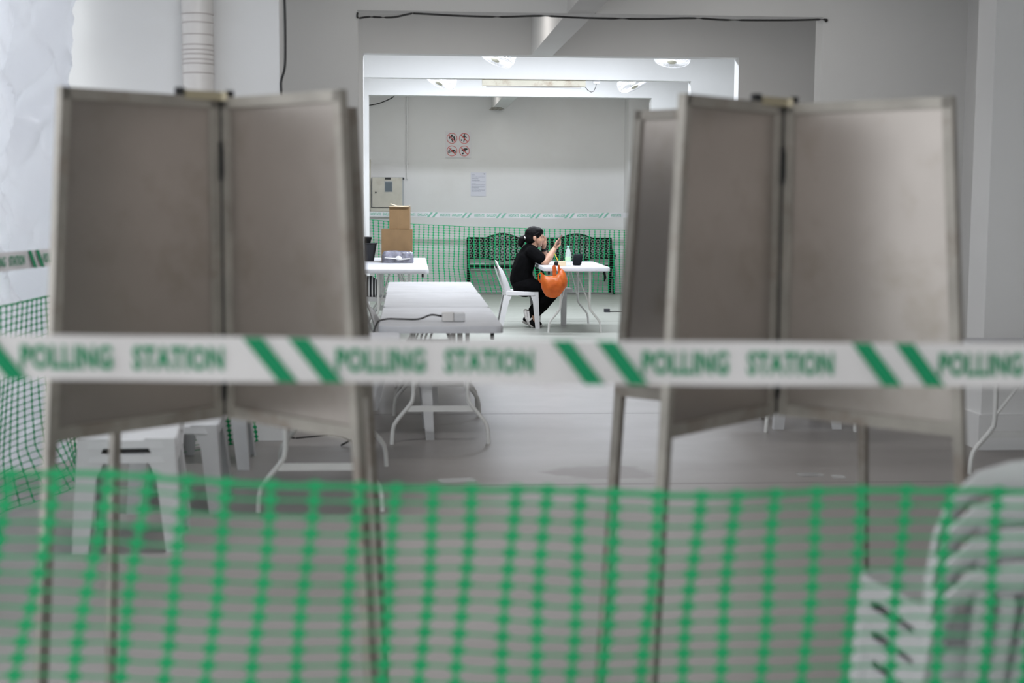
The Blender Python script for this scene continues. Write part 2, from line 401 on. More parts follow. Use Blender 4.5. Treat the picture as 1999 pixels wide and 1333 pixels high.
# ------------------------------------------------------------------ barrier tapes
def tape(name, label, pts, phase, group, mirror=False, wid=0.077, period=0.531, detail=True, scale=1.0):
    """pts: polyline of the tape's centre line; print runs along it"""
    pts = [Vector(p) for p in pts]
    seg = [(pts[i + 1] - pts[i]).length for i in range(len(pts) - 1)]; tot = sum(seg)
    def pos(s):
        s = min(max(s, 0), tot - 1e-6); i = 0
        while s > seg[i]: s -= seg[i]; i += 1
        return pts[i].lerp(pts[i + 1], s / seg[i])
    def frame(s):
        d = (pos(s + 0.02) - pos(s - 0.02)).normalized(); n = Vector((d.y, -d.x, 0)).normalized(); u = d.cross(n) * -1
        return pos(s), d, n, Vector((0, 0, 1))
    n = max(2, int(tot / 0.05)); g = []
    for i in range(n + 1):
        p, d, nn, u = frame(tot * i / n); w_ = 0.004 * math.sin(i * 0.7)
        g.append([p + u * (-wid / 2) + nn * w_, p + nn * w_ * 0.2, p + u * (wid / 2) - nn * w_])
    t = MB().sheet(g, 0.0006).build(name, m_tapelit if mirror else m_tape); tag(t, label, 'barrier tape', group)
    def put(v2, fs, s0, nm):
        mb = MB(); out = []
        for x, y in v2:
            p, d, nn, u = frame(s0 + (-x if mirror else x))
            out.append(p + u * (y - wid / 2) + nn * 0.0055)
        mb.add(out, [tuple(reversed(f)) if mirror else f for f in fs])
        if all(0.02 < s0 + sgn * 0 < tot - 0.02 for sgn in (0,)): mb.build(nm, m_pale if mirror else m_ink, t, False, True)
    s = phase
    sg = -1 if mirror else 1
    k = 0
    while -period < s < tot + period:
        for txt, off in (('POLLING', 0.0), ('STATION', 0.187)):
            v2, fs = word(txt, 0.153 * scale, 0.042 * wid / 0.077)
            s0 = s + sg * off * scale
            if 0.02 < s0 < tot - 0.02 and 0.02 < s0 + sg * 0.153 * scale < tot - 0.02:
                put([(x, y + 0.0185 * wid / 0.077) for x, y in v2], fs, s0, 'lettering')
        for off in (0.372, 0.449):
            s0 = s + sg * off * scale
            if 0.05 < s0 < tot - 0.15 or (mirror and 0.15 < s0 < tot - 0.05):
                put([(0, wid - 0.0005), (0.060 * scale, 0.0005), (0.094 * scale, 0.0005), (0.034 * scale, wid - 0.0005)], [(0, 1, 2, 3)], s0, 'stripe')
        s += period * scale * (1 if not mirror else 1)
        k += 1
    return t
NEAR_Y = 2.47
pts = [(-1.75 + 0.1 * i, NEAR_Y, 1.2395 - 0.0105 * (0.1 * i - 1.05) - 0.004 * math.sin(max(0, min(1, (i - 5) / 29)) * PI)) for i in range(54)]
# print starts 0.531 m apart; the first POLLING seen begins at X = -0.658
tape('barrier_tape', 'white POLLING STATION tape with green stripes stretched across the front of the booths', pts, (-0.658 + 1.75) - 2 * 0.531, 'polling station tapes')
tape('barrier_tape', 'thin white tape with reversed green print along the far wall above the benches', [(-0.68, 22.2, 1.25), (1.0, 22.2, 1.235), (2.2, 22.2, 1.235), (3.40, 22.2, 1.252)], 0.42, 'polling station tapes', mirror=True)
tape('barrier_tape', 'slack white tape with green print strung beside the tarpaulin', [(-1.95, 4.6, 1.24), (-1.80, 5.4, 1.235), (-1.67, 6.0, 1.235), (-1.59, 6.5, 1.235), (-1.52, 7.4, 1.235), (-1.45, 8.5, 1.24)], 0.25, 'polling station tapes')

# ------------------------------------------------------------------ green net
def rect(p, d, n, wd, th):
    u = Vector((0, 0, 1))
    return [p + d * (wd / 2) + n * (th / 2), p - d * (wd / 2) + n * (th / 2), p - d * (wd / 2) - n * (th / 2), p + d * (wd / 2) - n * (th / 2)]
PITCH = 0.0297
def net(name, label, P, D, rows, group, split, knot=0.033, strand=0.0095, hor=0.0050, material=None):
    """P[i][j]: knot j of column i (j = 0 on top)"""
    nc = len(P)
    root = thing(name, label, 'barrier net', (P[nc // 2][0].x, P[nc // 2][0].y, 0), group=group) if split else None
    big = MB()
    for i in range(nc):
        mb = MB() if split else big
        rings = []
        for j in range(rows):
            p = P[i][j]; d = D[i]; n = Vector((d.y, -d.x, 0))
            k = knot * (1.25 if j == 0 else 1)
            if split:
                up_ = Vector((0, 0, 0.0075))
                rings += [rect(p + up_ * 1.35, d, n, strand, 0.002), rect(p + up_ * 0.55, d, n, k * 0.85, 0.003), rect(p - up_ * 0.55, d, n, k * 0.85, 0.003), rect(p - up_ * 1.35, d, n, strand, 0.002)]
                if j < rows - 1: rings.append(rect((p + P[i][j + 1]) / 2, d, n, strand * 0.8, 0.002))
            else:
                rings.append(rect(p, d, n, k, 0.002))
                if j < rows - 1: rings.append(rect((p + P[i][j + 1]) / 2, d, n, strand, 0.0015))
        mb.loft(rings)
        if split: mb.build('upright_strand', m_green, root, False, True)
    for j in range(rows):
        mb = MB() if split else big
        h = hor * (2.3 if j == 0 else 1.0); rings = []
        for i in range(nc):
            p = P[i][j]; n = Vector((D[i].y, -D[i].x, 0))
            u = Vector((0, 0, h / 2)); t = n * 0.0009
            rings.append([p + u + t, p - u + t, p - u - t, p + u - t])
            if i < nc - 1:
                q = (p + P[i + 1][j]) / 2 + n * (0.003 * math.sin(i * 1.7 + j)) + Vector((0, 0, 0.0012 * math.sin(i * 2.3 + j * 1.1)))
                rings.append([q + u * 0.85 + t, q - u * 0.85 + t, q - u * 0.85 - t, q + u * 0.85 - t])
        mb.loft(rings)
        if split: mb.build('level_strand', m_green, root, False, True)
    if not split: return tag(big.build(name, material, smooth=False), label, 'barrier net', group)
    return root
cols_px = [20, 105, 205, 285, 365, 445, 530, 612, 700, 775, 850, 922, 1007, 1070, 1140, 1205, 1285, 1365, 1438, 1520, 1605, 1690, 1775, 1860, 1955]
xs = [at(p, 950, NEAR_Y).x for p in cols_px]
xs = [xs[0] - 0.075 * k for k in range(13, 0, -1)] + xs + [xs[-1] + 0.08 * k for k in range(1, 30)]
prof = [(-1.2, 1.035), (-0.70, 1.036), (-0.484, 1.031), (-0.266, 1.017), (-0.045, 1.008), (0.178, 1.0), (0.405, 0.993), (0.635, 0.991), (0.867, 0.994), (1.102, 0.992), (1.5, 0.99)]
def interp(t, x):
    for (a, b), (c, d) in zip(t, t[1:]):
        if x <= c: return b + (d - b) * max(0, (x - a)) / (c - a)
    return t[-1][1]
P = []; D = []
for i, x in enumerate(xs):
    zt = interp(prof, x) - 0.004; lean = 0.055 + 0.155 * math.exp(-(max(x, -0.75) + 0.6) / 0.33)
    col = []; xx = x; z = zt
    for j in range(34):
        y = NEAR_Y + 0.012 + 0.012 * math.sin(x * 9 + j * 0.16) + 0.006 * math.sin(j * 0.35 + i)
        if x < -0.75: y += min(0.25, (-0.75 - x) * 0.5)
        col.append(Vector((xx + 0.003 * math.sin(j * 0.45 + i * 1.3), y, max(z, 0.01 + 0.0005 * j))))
        st = PITCH * (0.86 if j == 0 else 1.0) * (1 + 0.02 * math.sin(j * 1.3 + i * 0.4))
        z -= st; xx -= lean * st * (1 if j < 18 else 0.2)
    P.append(col); D.append(Vector((1, 0, 0)))
net('barrier_net', 'green plastic barrier net across the front, below the large tape lettering', P, D, 34, 'green barrier nets', True)

def path_net(name, label, path, z_top, rows, pitch, group, wave, fine=0.0040, material=None):
    path = [Vector((*p, 0)) for p in path]; seg = [(b - a).length for a, b in zip(path, path[1:])]; tot = sum(seg)
    n = int(tot / pitch); P = []; D = []
    for i in range(n + 1):
        s = tot * i / n; k = 0; r = s
        while k < len(seg) - 1 and r > seg[k]: r -= seg[k]; k += 1
        d = (path[k + 1] - path[k]).normalized(); p = path[k] + d * r; nn = Vector((d.y, -d.x, 0))
        zt = interp(z_top, s); col = []
        for j in range(rows):
            f = j / (rows - 1); z = zt - (zt - 0.04 - 0.02 * math.sin(s * 3)) * f
            sh = wave(s, f)
            col.append(p + d * sh[0] + nn * sh[1] + Vector((0, 0, z)))
        P.append(col); D.append(d)
    return net(name, label, P, D, rows, group, False, knot=0.026, strand=0.007, hor=fine, material=material)
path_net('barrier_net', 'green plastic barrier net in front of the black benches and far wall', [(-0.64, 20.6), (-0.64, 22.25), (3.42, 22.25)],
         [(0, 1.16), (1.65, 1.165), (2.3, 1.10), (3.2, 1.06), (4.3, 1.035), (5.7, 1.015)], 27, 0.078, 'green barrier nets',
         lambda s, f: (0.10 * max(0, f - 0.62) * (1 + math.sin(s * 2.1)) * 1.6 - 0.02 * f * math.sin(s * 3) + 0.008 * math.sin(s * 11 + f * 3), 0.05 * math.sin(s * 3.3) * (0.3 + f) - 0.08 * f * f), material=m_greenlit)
path_net('barrier_net', 'green plastic barrier net slumped along the foot of the tarpaulin', [(-1.98, 4.8), (-1.88, 6.5), (-1.80, 7.5), (-1.52, 8.35), (-0.95, 8.62)],
         [(0, 1.0), (1.7, 1.0), (2.7, 1.005), (4.4, 0.9)], 32, 0.074, 'green barrier nets',
         lambda s, f: (0.03 * math.sin(s * 4 + f * 3), 0.06 * math.sin(s * 5.2 + f) * f + 0.20 * max(0, f - 0.75) * (1 + math.sin(s * 6))), material=m_green)

# ------------------------------------------------------------------ voting booths
def booth(label, cx, cy, hx, hy, group):
    root = thing('voting_booth', label, 'voting booth', (cx, cy, 0), group=group)
    ZT, ZB = 1.765, 0.922
    for sx, sy in ((-1, -1), (1, -1), (-1, 1), (1, 1)):
        d = Vector((sx * hx, sy * hy, 0)); L = d.length; d.normalize(); n = Vector((-d.y, d.x, 0))
        out = lambda z: L - 0.012 + (ZT - z) * 0.073     # the outer post leans outwards
        pt = lambda t, z: d * t + Vector((0, 0, z))
        t0 = 0.017
        b = MB(); q = [pt(t0 + 0.02, ZB + 0.02), pt(out(ZB), ZB + 0.02), pt(out(ZT), ZT - 0.02), pt(t0 + 0.02, ZT - 0.02)]
        b.loft([[p + n * s * 0.003 for p in q] for s in (-1, 1)])
        pan = b.build('panel', m_board, root, False)
        MB().bar(pt(t0, ZT - 0.014), pt(out(ZT) + 0.012, ZT - 0.014), 0.028, 0.024).build('top_rail', m_metal, pan, False)
        MB().bar(pt(t0, ZB + 0.016), pt(out(ZB), ZB + 0.016), 0.034, 0.022).build('bottom_rail', m_metal, pan, False)
        MB().bar(pt(t0 + 0.013, ZB), pt(t0 + 0.013, ZT), 0.026, 0.024, d).build('inner_post', m_metal, pan, False)
        MB().bar(pt(out(ZT), ZT), pt(out(0), 0.0), 0.026, 0.024, d).build('leg', m_metal, pan, False)
    MB().box((0.004, 0, (ZT + ZB) / 2), (0.016, 0.022, ZT - ZB - 0.01)).build('gap_shade_strip', m_black, root, False)  # black strip stands in for the shaded gap between the inner posts
    for z in (1.60, 1.02):
        for sy in (-1,):
            mb = MB(); mb.box((0.0, sy * 0.014, z), (0.012, 0.014, 0.095)); mb.box((0.014, sy * 0.022, z), (0.02, 0.006, 0.07)); mb.tube([(0, sy * 0.022, z - 0.05), (0, sy * 0.022, z + 0.05)], 0.006)
            mb.build('hinge', m_black, root)
    a = Vector((-hx, -hy, 0)).normalized(); c = Vector((hx, -hy, 0)).normalized()
    p, q = a * 0.125 + Vector((0, 0, ZT + 0.003)), c * 0.03 + Vector((0, 0, ZT + 0.003))
    clip = MB().bar(p, Vector((0.0, -0.02, ZT + 0.003)), 0.022, 0.032).bar(Vector((0.0, -0.02, ZT + 0.003)), q, 0.022, 0.032).build('corner_clip', m_brass, root, False)
    MB().box(p + Vector((-0.006, 0, 0.006)), (0.022, 0.03, 0.022)).build('rubber_stop', m_black, clip, False)
    MB().box(q + Vector((0.004, 0, 0.006)), (0.02, 0.028, 0.018)).build('rubber_stop', m_black, clip, False)
    return root
booth('grey metal cross-shaped voting booth on thin legs beside the tarpaulin', -0.493, 3.85, 0.333, 0.35, 'voting booths')
booth('grey metal cross-shaped voting booth with brighter smudged panel beside the stacked chairs', 1.001, 3.85, 0.338, 0.35, 'voting booths')

# ------------------------------------------------------------------ folding tables
def make_table(Wd=0.75, Ln=1.5, H=0.745):
    root = thing('folding_table', '', 'table')
    mb = MB(); rings = []
    for k, z in ((0.90, H - 0.004), (0.985, H - 0.002), (1.0, H - 0.010), (1.0, H - 0.045), (0.975, H - 0.045), (0.96, H - 0.02)):
        rings.append([Vector((x, y, z)) for x, y in rrect(Wd / 2 - (1 - k) * 0.3, Ln / 2 - (1 - k) * 0.3, 0.05, 5)])
    mb.loft(rings); mb.build('table_top', m_table, root)
    for s in (-1, 1):
        y = s * (Ln / 2 - 0.17)
        fr = MB().box((0, y, 0.22), (0.40, 0.016, 0.036)).build('leg_frame', m_leg, root, False)
        for e in (-1, 1):
            x = lambda v: e * v
            MB().tube([(x(.165), y, H - 0.02), (x(.165), y, .31), (x(.172), y, .265), (x(.20), y, .225), (x(.26), y, .155), (x(.283), y, .12), (x(.292), y, .08), (x(.297), y, 0)], 0.0135, 10).build('leg', m_leg, fr)
            MB().bar((x(.160), y, .33), (x(.03), y - s * .30, H - 0.03), 0.014, 0.008).build('brace', m_leg, fr, False)
    for e in (-1, 1):
        MB().box((e * 0.31, -Ln / 2 + 0.05, H - 0.06), (0.022, 0.025, 0.05)).build('latch', m_black, root, False)
    return root
tab0 = make_table(); used_t = [False]
def place_table(x, y, label, group='white folding tables', rz=0.0):
    t = tab0 if not used_t[0] else copy_tree(tab0)
    used_t[0] = True
    t.location = (x, y, 0); t.rotation_euler = (0, 0, rz); t['label'] = label; t['group'] = group
    return t
place_table(0.185, 9.31, 'white folding table carrying the power adapter, first of the three in a row')
place_table(0.185, 10.82, 'bare white folding table in the middle of the row of three')
place_table(0.180, 12.33, 'bare white folding table at the far end of the row of three')
place_table(-0.43, 7.42, 'white folding table behind the booth beside the tarpaulin, its crossbar legs showing below')
wt = place_table(1.855, 16.62, 'white folding table where the woman in black sits')
for k in kids(wt):
    if k.name.startswith('leg_frame'):
        sy = -1 if k.data.vertices[0].co.y < 0 else 1
        k.data = MB().box((0, sy * 0.58, 0.70), (0.36, 0.022, 0.022)).box((-0.20, sy * 0.58, 0.225), (0.02, 0.016, 0.03)).mesh('leg_frame', False, (0, 0, 0)); k.data.materials.append(m_leg)
place_table(-0.175, 16.05, 'white folding table nearer of two under the cardboard boxes')
place_table(-0.175, 17.57, 'white folding table farther of two behind the cardboard boxes')
place_table(3.39, 8.25 - 0.0, 'white folding table standing against the pillar', rz=0.0).location = (3.395, 7.07, 0)
place_table(2.608, 9.68, 'white folding table mostly hidden behind the booth beside the chair stack')

# ------------------------------------------------------------------ plastic chairs
def make_chair():
    root = thing('plastic_chair', '', 'chair')
    mb = MB(); rings = []
    for k, z in ((0.02, .424), (0.5, .425), (0.85, .432), (0.96, .437), (1.0, .430), (1.02, .385), (1.0, .384), (0.97, .415), (0.5, .416), (0.02, .416)):
        rings.append([Vector((x * k * (1.0 - 0.10 * (y > 0)), y * k, z - (0.012 if (y < -0.1 and z > .42 and k > .5) else 0))) for x, y in rrect(0.205, 0.20, 0.06, 5)])
    mb.loft(rings); mb.build('seat', m_chair, root)
    for sx in (-1, 1):
        for sy, tx, ty, bx_, by in ((-1, .178, -.178, .228, -.218), (1, .158, .165, .212, .268)):
            rings = []
            for f in (0, 0.25, 0.6, 1):
                z = .425 * (1 - f); cx = sx * (tx + (bx_ - tx) * f + .022 * (1 - f)); cy = ty + (by - ty) * f + sy * .022 * (1 - f)
                w1 = .088 * (1 - f) + .066 * f if f > 0 else .125; w2 = .075 * (1 - f) + .052 * f if f > 0 else .105; t = .007
                L = [(0, 0), (-w1, 0), (-w1, -t), (-t, -t), (-t, -w2), (0, -w2)]
                rings.append([Vector((cx + sx * a, cy + sy * b, z)) for a, b in (L if sx * sy > 0 else L[::-1])])
            MB().loft(rings).build('leg', m_chair, root, 30)
    # back: one broad arch with slats
    arch = [(-.190, .185, .40, .105), (-.196, .205, .52, .085), (-.192, .232, .62, .070), (-.172, .256, .70, .062), (-.125, .275, .755, .060), (-.06, .285, .778, .072), (0, .288, .785, .078)]
    arch = arch + [(-a, b, c, w_) for a, b, c, w_ in reversed(arch[:-1])]
    g = []; ctr = Vector((0, .20, .50))
    for i, (x, y, z, w_) in enumerate(arch):
        p = Vector((x, y, z)); inw = Vector((-x, 0, 0)) if abs(z - .42) < .21 and abs(x) > .18 else (Vector((0, .235, .60)) - p)
        inw = Vector((inw.x, inw.z * 0.36, inw.z)); inw.normalize()
        side_ = min(1.0, max(0.0, (abs(x) - 0.10) / 0.09)) * (1.15 - 0.5 * (z - .42) / .36)
        inw = (inw + Vector((0, -0.95 * side_, 0))).normalized()
        bulge = Vector((0, 0.012, 0))
        g.append([p, p + inw * w_ * 0.5 + bulge, p + inw * w_])
    bk = MB().sheet(g, 0.012).build('backrest', m_chair, root, 60)
    for k in range(5):
        x = (k - 2) * 0.052; zt = .72 - abs(x) * 0.25; gg = []
        for f in (0, .3, .6, 1):
            z = .425 + (zt - .425) * f; y = .178 + .095 * f ** 0.9 + .028 * (1 - (x / .16) ** 2) * math.sin(min(1, f + .15) * PI * .5)
            gg.append([Vector((x * (.85 + .15 * f) - .014, y, z)), Vector((x * (.85 + .15 * f) + .014, y, z))])
        MB().sheet(gg, 0.007).build('slat', m_chair, bk)
    return root
ch0 = make_chair(); used_c = [False]
def place_chair(x, y, z, rz, label, group='white plastic chairs'):
    c = ch0 if not used_c[0] else copy_tree(ch0)
    used_c[0] = True
    c.location = (x, y, z); c.rotation_euler = (0, 0, math.radians(rz)); c['label'] = label; c['group'] = group
    return c
place_chair(1.285, 16.74, 0, 90, 'white plastic chair under the seated woman in black')
for k, nm in enumerate(('lowest', 'second lowest', 'second highest', 'topmost')):
    place_chair(1.27 + 0.003 * k, 3.05 + 0.016 * k, 0.067 * k, 178 + k, f'white plastic chair, {nm} of the four stacked beside the booth', 'stacked chairs by the booth')
place_chair(-1.205, 6.28, 0, 2, 'white plastic chair, lower of the pair stacked at the front below the booth', 'chairs by the tarpaulin')
place_chair(-1.205, 6.285, 0.062, 2, 'white plastic chair, upper of the pair stacked at the front below the booth', 'chairs by the tarpaulin')
place_chair(-1.115, 7.03, 0, -1, 'white plastic chair just behind the stacked pair beside the tarpaulin', 'chairs by the tarpaulin')
place_chair(-1.115, 8.13, 0, 0, 'white plastic chair nearest the wrapped pipe', 'chairs by the tarpaulin')
place_chair(-0.075, 9.10, 0, 92, 'white plastic chair tucked under the table with the power adapter', 'chairs along the table row')
place_chair(-0.03, 10.35, 0, 94, 'white plastic chair with its back showing over the edge of the middle table', 'chairs along the table row')
place_chair(-0.37, 15.75, 0, 90, 'white plastic chair under the box table, a striped bag on its seat', 'chairs along the table row')
place_chair(2.62, 9.42, 0, 0, 'white plastic chair mostly hidden behind the booth beside the chair stack', 'chairs along the table row')

# low stool under the woman's table
st = thing('plastic_stool', 'low white stool on two flat panel legs under the woman\'s table', 'stool', (1.84, 17.1, 0))
MB().prism([(x, y) for x, y in rrect(0.10, 0.19, 0.03)], 0.40, 0.43).build('seat', m_chair, st)
for y in (-0.15, 0.14): MB().loft([[Vector((a * k + 0.12 * y, y + b, z)) for a, b in ((-.035, -.03), (.035, -.03), (.035, .012), (-.035, .012))] for k, z in ((0.85, 0), (1.0, .40))]).build('leg', m_chair, st, False)

# ------------------------------------------------------------------ seated woman
Y0 = 16.74
def Q(cx, cy, dy=0.0): return at(940 + cx / 5.554, 420 + cy / 5.554, Y0 + dy)
base = Q(460, 815); root = thing('person', 'woman in black clothes with a ponytail, seated and looking at a phone', 'person', (base.x, Y0, 0))
body = MB()
# head and neck
body.ell(Q(570, 212), (0.092, 0.074, 0.083)); body.ell(Q(606, 262), (0.062, 0.060, 0.082), rot=Matrix.Rotation(-0.22, 3, 'Y'))
body.capsule(Q(580, 290), Q(628, 318), 0.042, 0.028); body.ell(Q(636, 326), (0.020, 0.024, 0.016))
body.capsule(Q(650, 238), Q(667, 274), 0.010, 0.0135); body.ell(Q(654, 305), (0.014, 0.021, 0.012)); body.ell(Q(648, 220), (0.018, 0.045, 0.016))
body.capsule(Q(668, 276), Q(655, 284, -0.012), 0.009, 0.008); body.ell(Q(635, 275, -0.036), (0.022, 0.018, 0.02))
body.ell(Q(577, 250, -0.078), (0.018, 0.010, 0.032), rot=Matrix.Rotation(-0.15, 3, 'Y')); body.ell(Q(577, 250, 0.078), (0.018, 0.010, 0.032))
body.capsule(Q(548, 340), Q(572, 275), 0.056, 0.052)
# trunk
trunk = [Q(470, 765), Q(440, 690), Q(445, 600), Q(480, 500), Q(515, 420)]
body.chain(trunk, [0.115, 0.105, 0.10, 0.10, 0.095])
for s in (-1, 1):
    body.capsule(Q(515, 400), Q(540, 410, s * 0.15), 0.07, 0.055); body.capsule(Q(470, 765), Q(480, 770, s * 0.09), 0.1, 0.09)
# near arm holding the phone
body.chain([Q(540, 410, -0.16), Q(620, 480, -0.22), Q(690, 512, -0.24)], [0.050, 0.047, 0.045])
body.chain([Q(690, 512, -0.24), Q(735, 455, -0.22), Q(785, 372, -0.17)], [0.045, 0.044, 0.028])
# far arm, hand at the face
body.chain([Q(545, 410, 0.16), Q(630, 470, 0.19), Q(700, 505, 0.20)], [0.050, 0.044, 0.037])
body.chain([Q(700, 505, 0.20), Q(690, 430, 0.16), Q(676, 355, 0.09)], [0.037, 0.035, 0.025])
# hands
def hand(mb, wrist, palm, tips, thumb):
    mb.capsule(wrist, palm, 0.024, 0.030)
    for a in tips: mb.chain(a, [0.0105, 0.0098, 0.0085, 0.0075][:len(a)])
    mb.chain(thumb, [0.0125, 0.0105, 0.009][:len(thumb)])
w1, p1 = Q(785, 372, -0.17), Q(812, 336, -0.15)
hand(body, w1, p1, [[Q(828, 342 - 7 * k, -0.18 + 0.022 * k), Q(852, 322 - 11 * k, -0.185 + 0.022 * k), Q(851, 292 - 11 * k, -0.18 + 0.02 * k), Q(838, 281 - 9 * k, -0.172 + 0.02 * k)] for k in range(4)],
     [Q(800, 335, -0.19), Q(805, 302, -0.195), Q(820, 276, -0.185)])
w2, p2 = Q(676, 355, 0.09), Q(680, 300, 0.06)
hand(body, w2, p2, [[Q(672 + 8 * k, 285, 0.03 + 0.02 * k), Q(678 + 7 * k, 252, 0.02 + 0.018 * k), Q(676 + 5 * k, 228 + 3 * k, 0.01 + 0.016 * k), Q(668 + 5 * k, 222 + 4 * k, 0.005 + 0.015 * k)] for k in range(4)],
     [Q(668, 315, 0.04), Q(660, 290, 0.02), Q(664, 268, 0.0)])
# legs and feet
body.chain([Q(480, 770, -0.09), Q(640, 800, -0.10), Q(765, 835, -0.10)], [0.085, 0.07, 0.055]); body.chain([Q(765, 835, -0.10), Q(660, 945, -0.10), Q(555, 1050, -0.09)], [0.052, 0.05, 0.034])
body.chain([Q(480, 770, 0.09), Q(640, 805, 0.10), Q(760, 845, 0.11)], [0.085, 0.07, 0.055]); body.chain([Q(760, 845, 0.11), Q(650, 980, 0.11), Q(530, 1110, 0.10)], [0.052, 0.05, 0.034])
body.capsule(Q(555, 1050, -0.09), Q(560, 1150, -0.09), 0.036, 0.032); body.capsule(Q(530, 1110, 0.10), Q(600, 1165, 0.10), 0.036, 0.028)
remeshed(body, 'body', m_skin, root, 0.0055, 3)
# eye, brow and lips as small separate pieces of the face
MB().ell(Q(642, 243, -0.034), (0.011, 0.010, 0.0045)).build('eye', m_black, root, True, True)
MB().capsule(Q(628, 226, -0.045), Q(648, 224, -0.03), 0.004, 0.003).build('eyebrow', m_hair, root, True, True)
MB().ell(Q(657, 303, -0.004), (0.013, 0.018, 0.0055)).build('lips', m_lip, root, True, True)
# clothes
sh = MB()
sh.chain([Q(470, 760), Q(432, 690), Q(440, 600), Q(475, 495), Q(520, 400)], [0.142, 0.138, 0.125, 0.125, 0.105])
for s in (-1, 1):
    sh.chain([Q(440, 700, s * 0.05), Q(445, 600, s * 0.06), Q(485, 490, s * 0.075)], [0.125, 0.118, 0.11])
    sh.capsule(Q(525, 385), Q(545, 405, s * 0.155), 0.080, 0.072)
    e = Q(638, 470, -0.225) if s < 0 else Q(640, 460, 0.19)
    sh.chain([Q(545, 405, s * 0.155), e], [0.080, 0.070])
    sh.capsule(Q(470, 745, s * 0.07), Q(560, 770, s * 0.09), 0.11, 0.085)
sh.capsule(Q(540, 350), Q(520, 390), 0.066, 0.09)
remeshed(sh, 'shirt', m_cloth, root, 0.008, 5)
tr = MB()
tr.capsule(Q(450, 770, -0.07), Q(450, 770, 0.07), 0.125, 0.125)
for s in (-1, 1):
    k, a = (Q(770, 838, -0.10), Q(572, 1032, -0.09)) if s < 0 else (Q(765, 848, 0.11), Q(545, 1085, 0.10))
    tr.chain([Q(470, 770, s * 0.09), Q(630, 800, s * 0.10), k], [0.118, 0.096, 0.074]); tr.chain([k, (k + a) / 2, a], [0.080, 0.086, 0.070])
remeshed(tr, 'trousers', m_cloth, root, 0.008, 5)
hr = MB()
hr.ell(Q(563, 204), (0.103, 0.083, 0.094)); hr.ell(Q(535, 245), (0.078, 0.078, 0.085)); hr.ell(Q(610, 172), (0.072, 0.076, 0.048), rot=Matrix.Rotation(0.35, 3, 'Y'))
hr.ell(Q(530, 290), (0.045, 0.055, 0.05))
hr.chain([Q(505, 235), Q(470, 240), Q(440, 262), Q(425, 310), Q(428, 335)], [0.035, 0.030, 0.042, 0.034, 0.012])
remeshed(hr, 'hair', m_hair, root, 0.006, 3)
MB().ell(Q(577, 250, -0.0875), (0.020, 0.012, 0.033), rot=Matrix.Rotation(-0.15, 3, 'Y')).build('ear', m_skin, root, True, True)
MB().capsule(Q(573, 218, -0.083), Q(606, 200, -0.072), 0.014, 0.012).capsule(Q(606, 200, -0.072), Q(640, 180, -0.058), 0.012, 0.009).build('hair_strand', m_hair, root, True, True)
MB().tube([Q(466, 232, -0.042), Q(474, 250, -0.05), Q(470, 270, -0.046)], [0.006, 0.008, 0.004], 8).build('hair_tie', m_white, root, True, True)
# watch on the far wrist
wd = (Q(690, 430, 0.16) - Q(676, 355, 0.09)).normalized(); c = Q(677, 366, 0.098)
MB().tube([c - wd * 0.018, c - wd * 0.01, c + wd * 0.012, c + wd * 0.018], [0.030, 0.034, 0.034, 0.031], 14).build('wristwatch', m_black, root, True, True)
# shoes: near foot on its toes, far foot flat
def shoe(heel, ankle, ball, toe, nm):
    mb = MB(); mb.capsule(heel, ball, 0.036, 0.042); mb.capsule(ball, toe, 0.042, 0.030); mb.capsule(heel, ankle, 0.036, 0.040)
    o = remeshed(mb, nm, m_shoe, root, 0.006, 2); return o
s1 = shoe(Q(500, 1055, -0.09), Q(535, 1070, -0.09), Q(545, 1165, -0.09), Q(562, 1190, -0.09), 'shoe')
MB().chain([Q(478, 1040, -0.1), Q(488, 1100, -0.1), Q(520, 1170, -0.1), Q(550, 1205, -0.1)], [0.026, 0.024, 0.022, 0.016]).build('sole', m_white, s1, True, True)
MB().bar(Q(505, 1035, -0.127), Q(515, 1150, -0.135), 0.024, 0.006, (1, 0, 0)).bar(Q(512, 1145, -0.135), Q(548, 1115, -0.13), 0.018, 0.006, (0, 0, 1)).build('side_stripe', m_white, s1, False, True)
s2 = shoe(Q(480, 1130, 0.10), Q(520, 1110, 0.10), Q(590, 1172, 0.10), Q(628, 1180, 0.10), 'shoe')
MB().chain([Q(455, 1155, 0.09), Q(540, 1190, 0.09), Q(650, 1197, 0.09)], [0.018, 0.018, 0.012]).build('sole', m_white, s2, True, True)
# phone
d = (Q(862, 232) - Q(818, 312)).normalized(); sd = Vector((0, 1, 0)); nn = d.cross(sd)
c = (Q(862, 232, -0.155) + Q(816, 314, -0.155)) / 2
ph = thing('phone', 'dark red cased phone held up in the seated woman\'s hand', 'phone', c)
R3 = Matrix((nn, sd, d)).transposed()
mbx = MB(); mbx.loft([[R3 @ Vector((t, x, y)) for x, y in rrect(0.035, 0.074, 0.009, 4)] for t in (-0.0045, 0.0045)]); mbx.build('case', m_phone, ph, False)
mbx = MB(); mbx.loft([[R3 @ Vector((t, x, y)) for x, y in rrect(0.032, 0.071, 0.007, 4)] for t in (-0.0052, -0.0045)]); mbx.build('screen', m_glassd, ph, False)

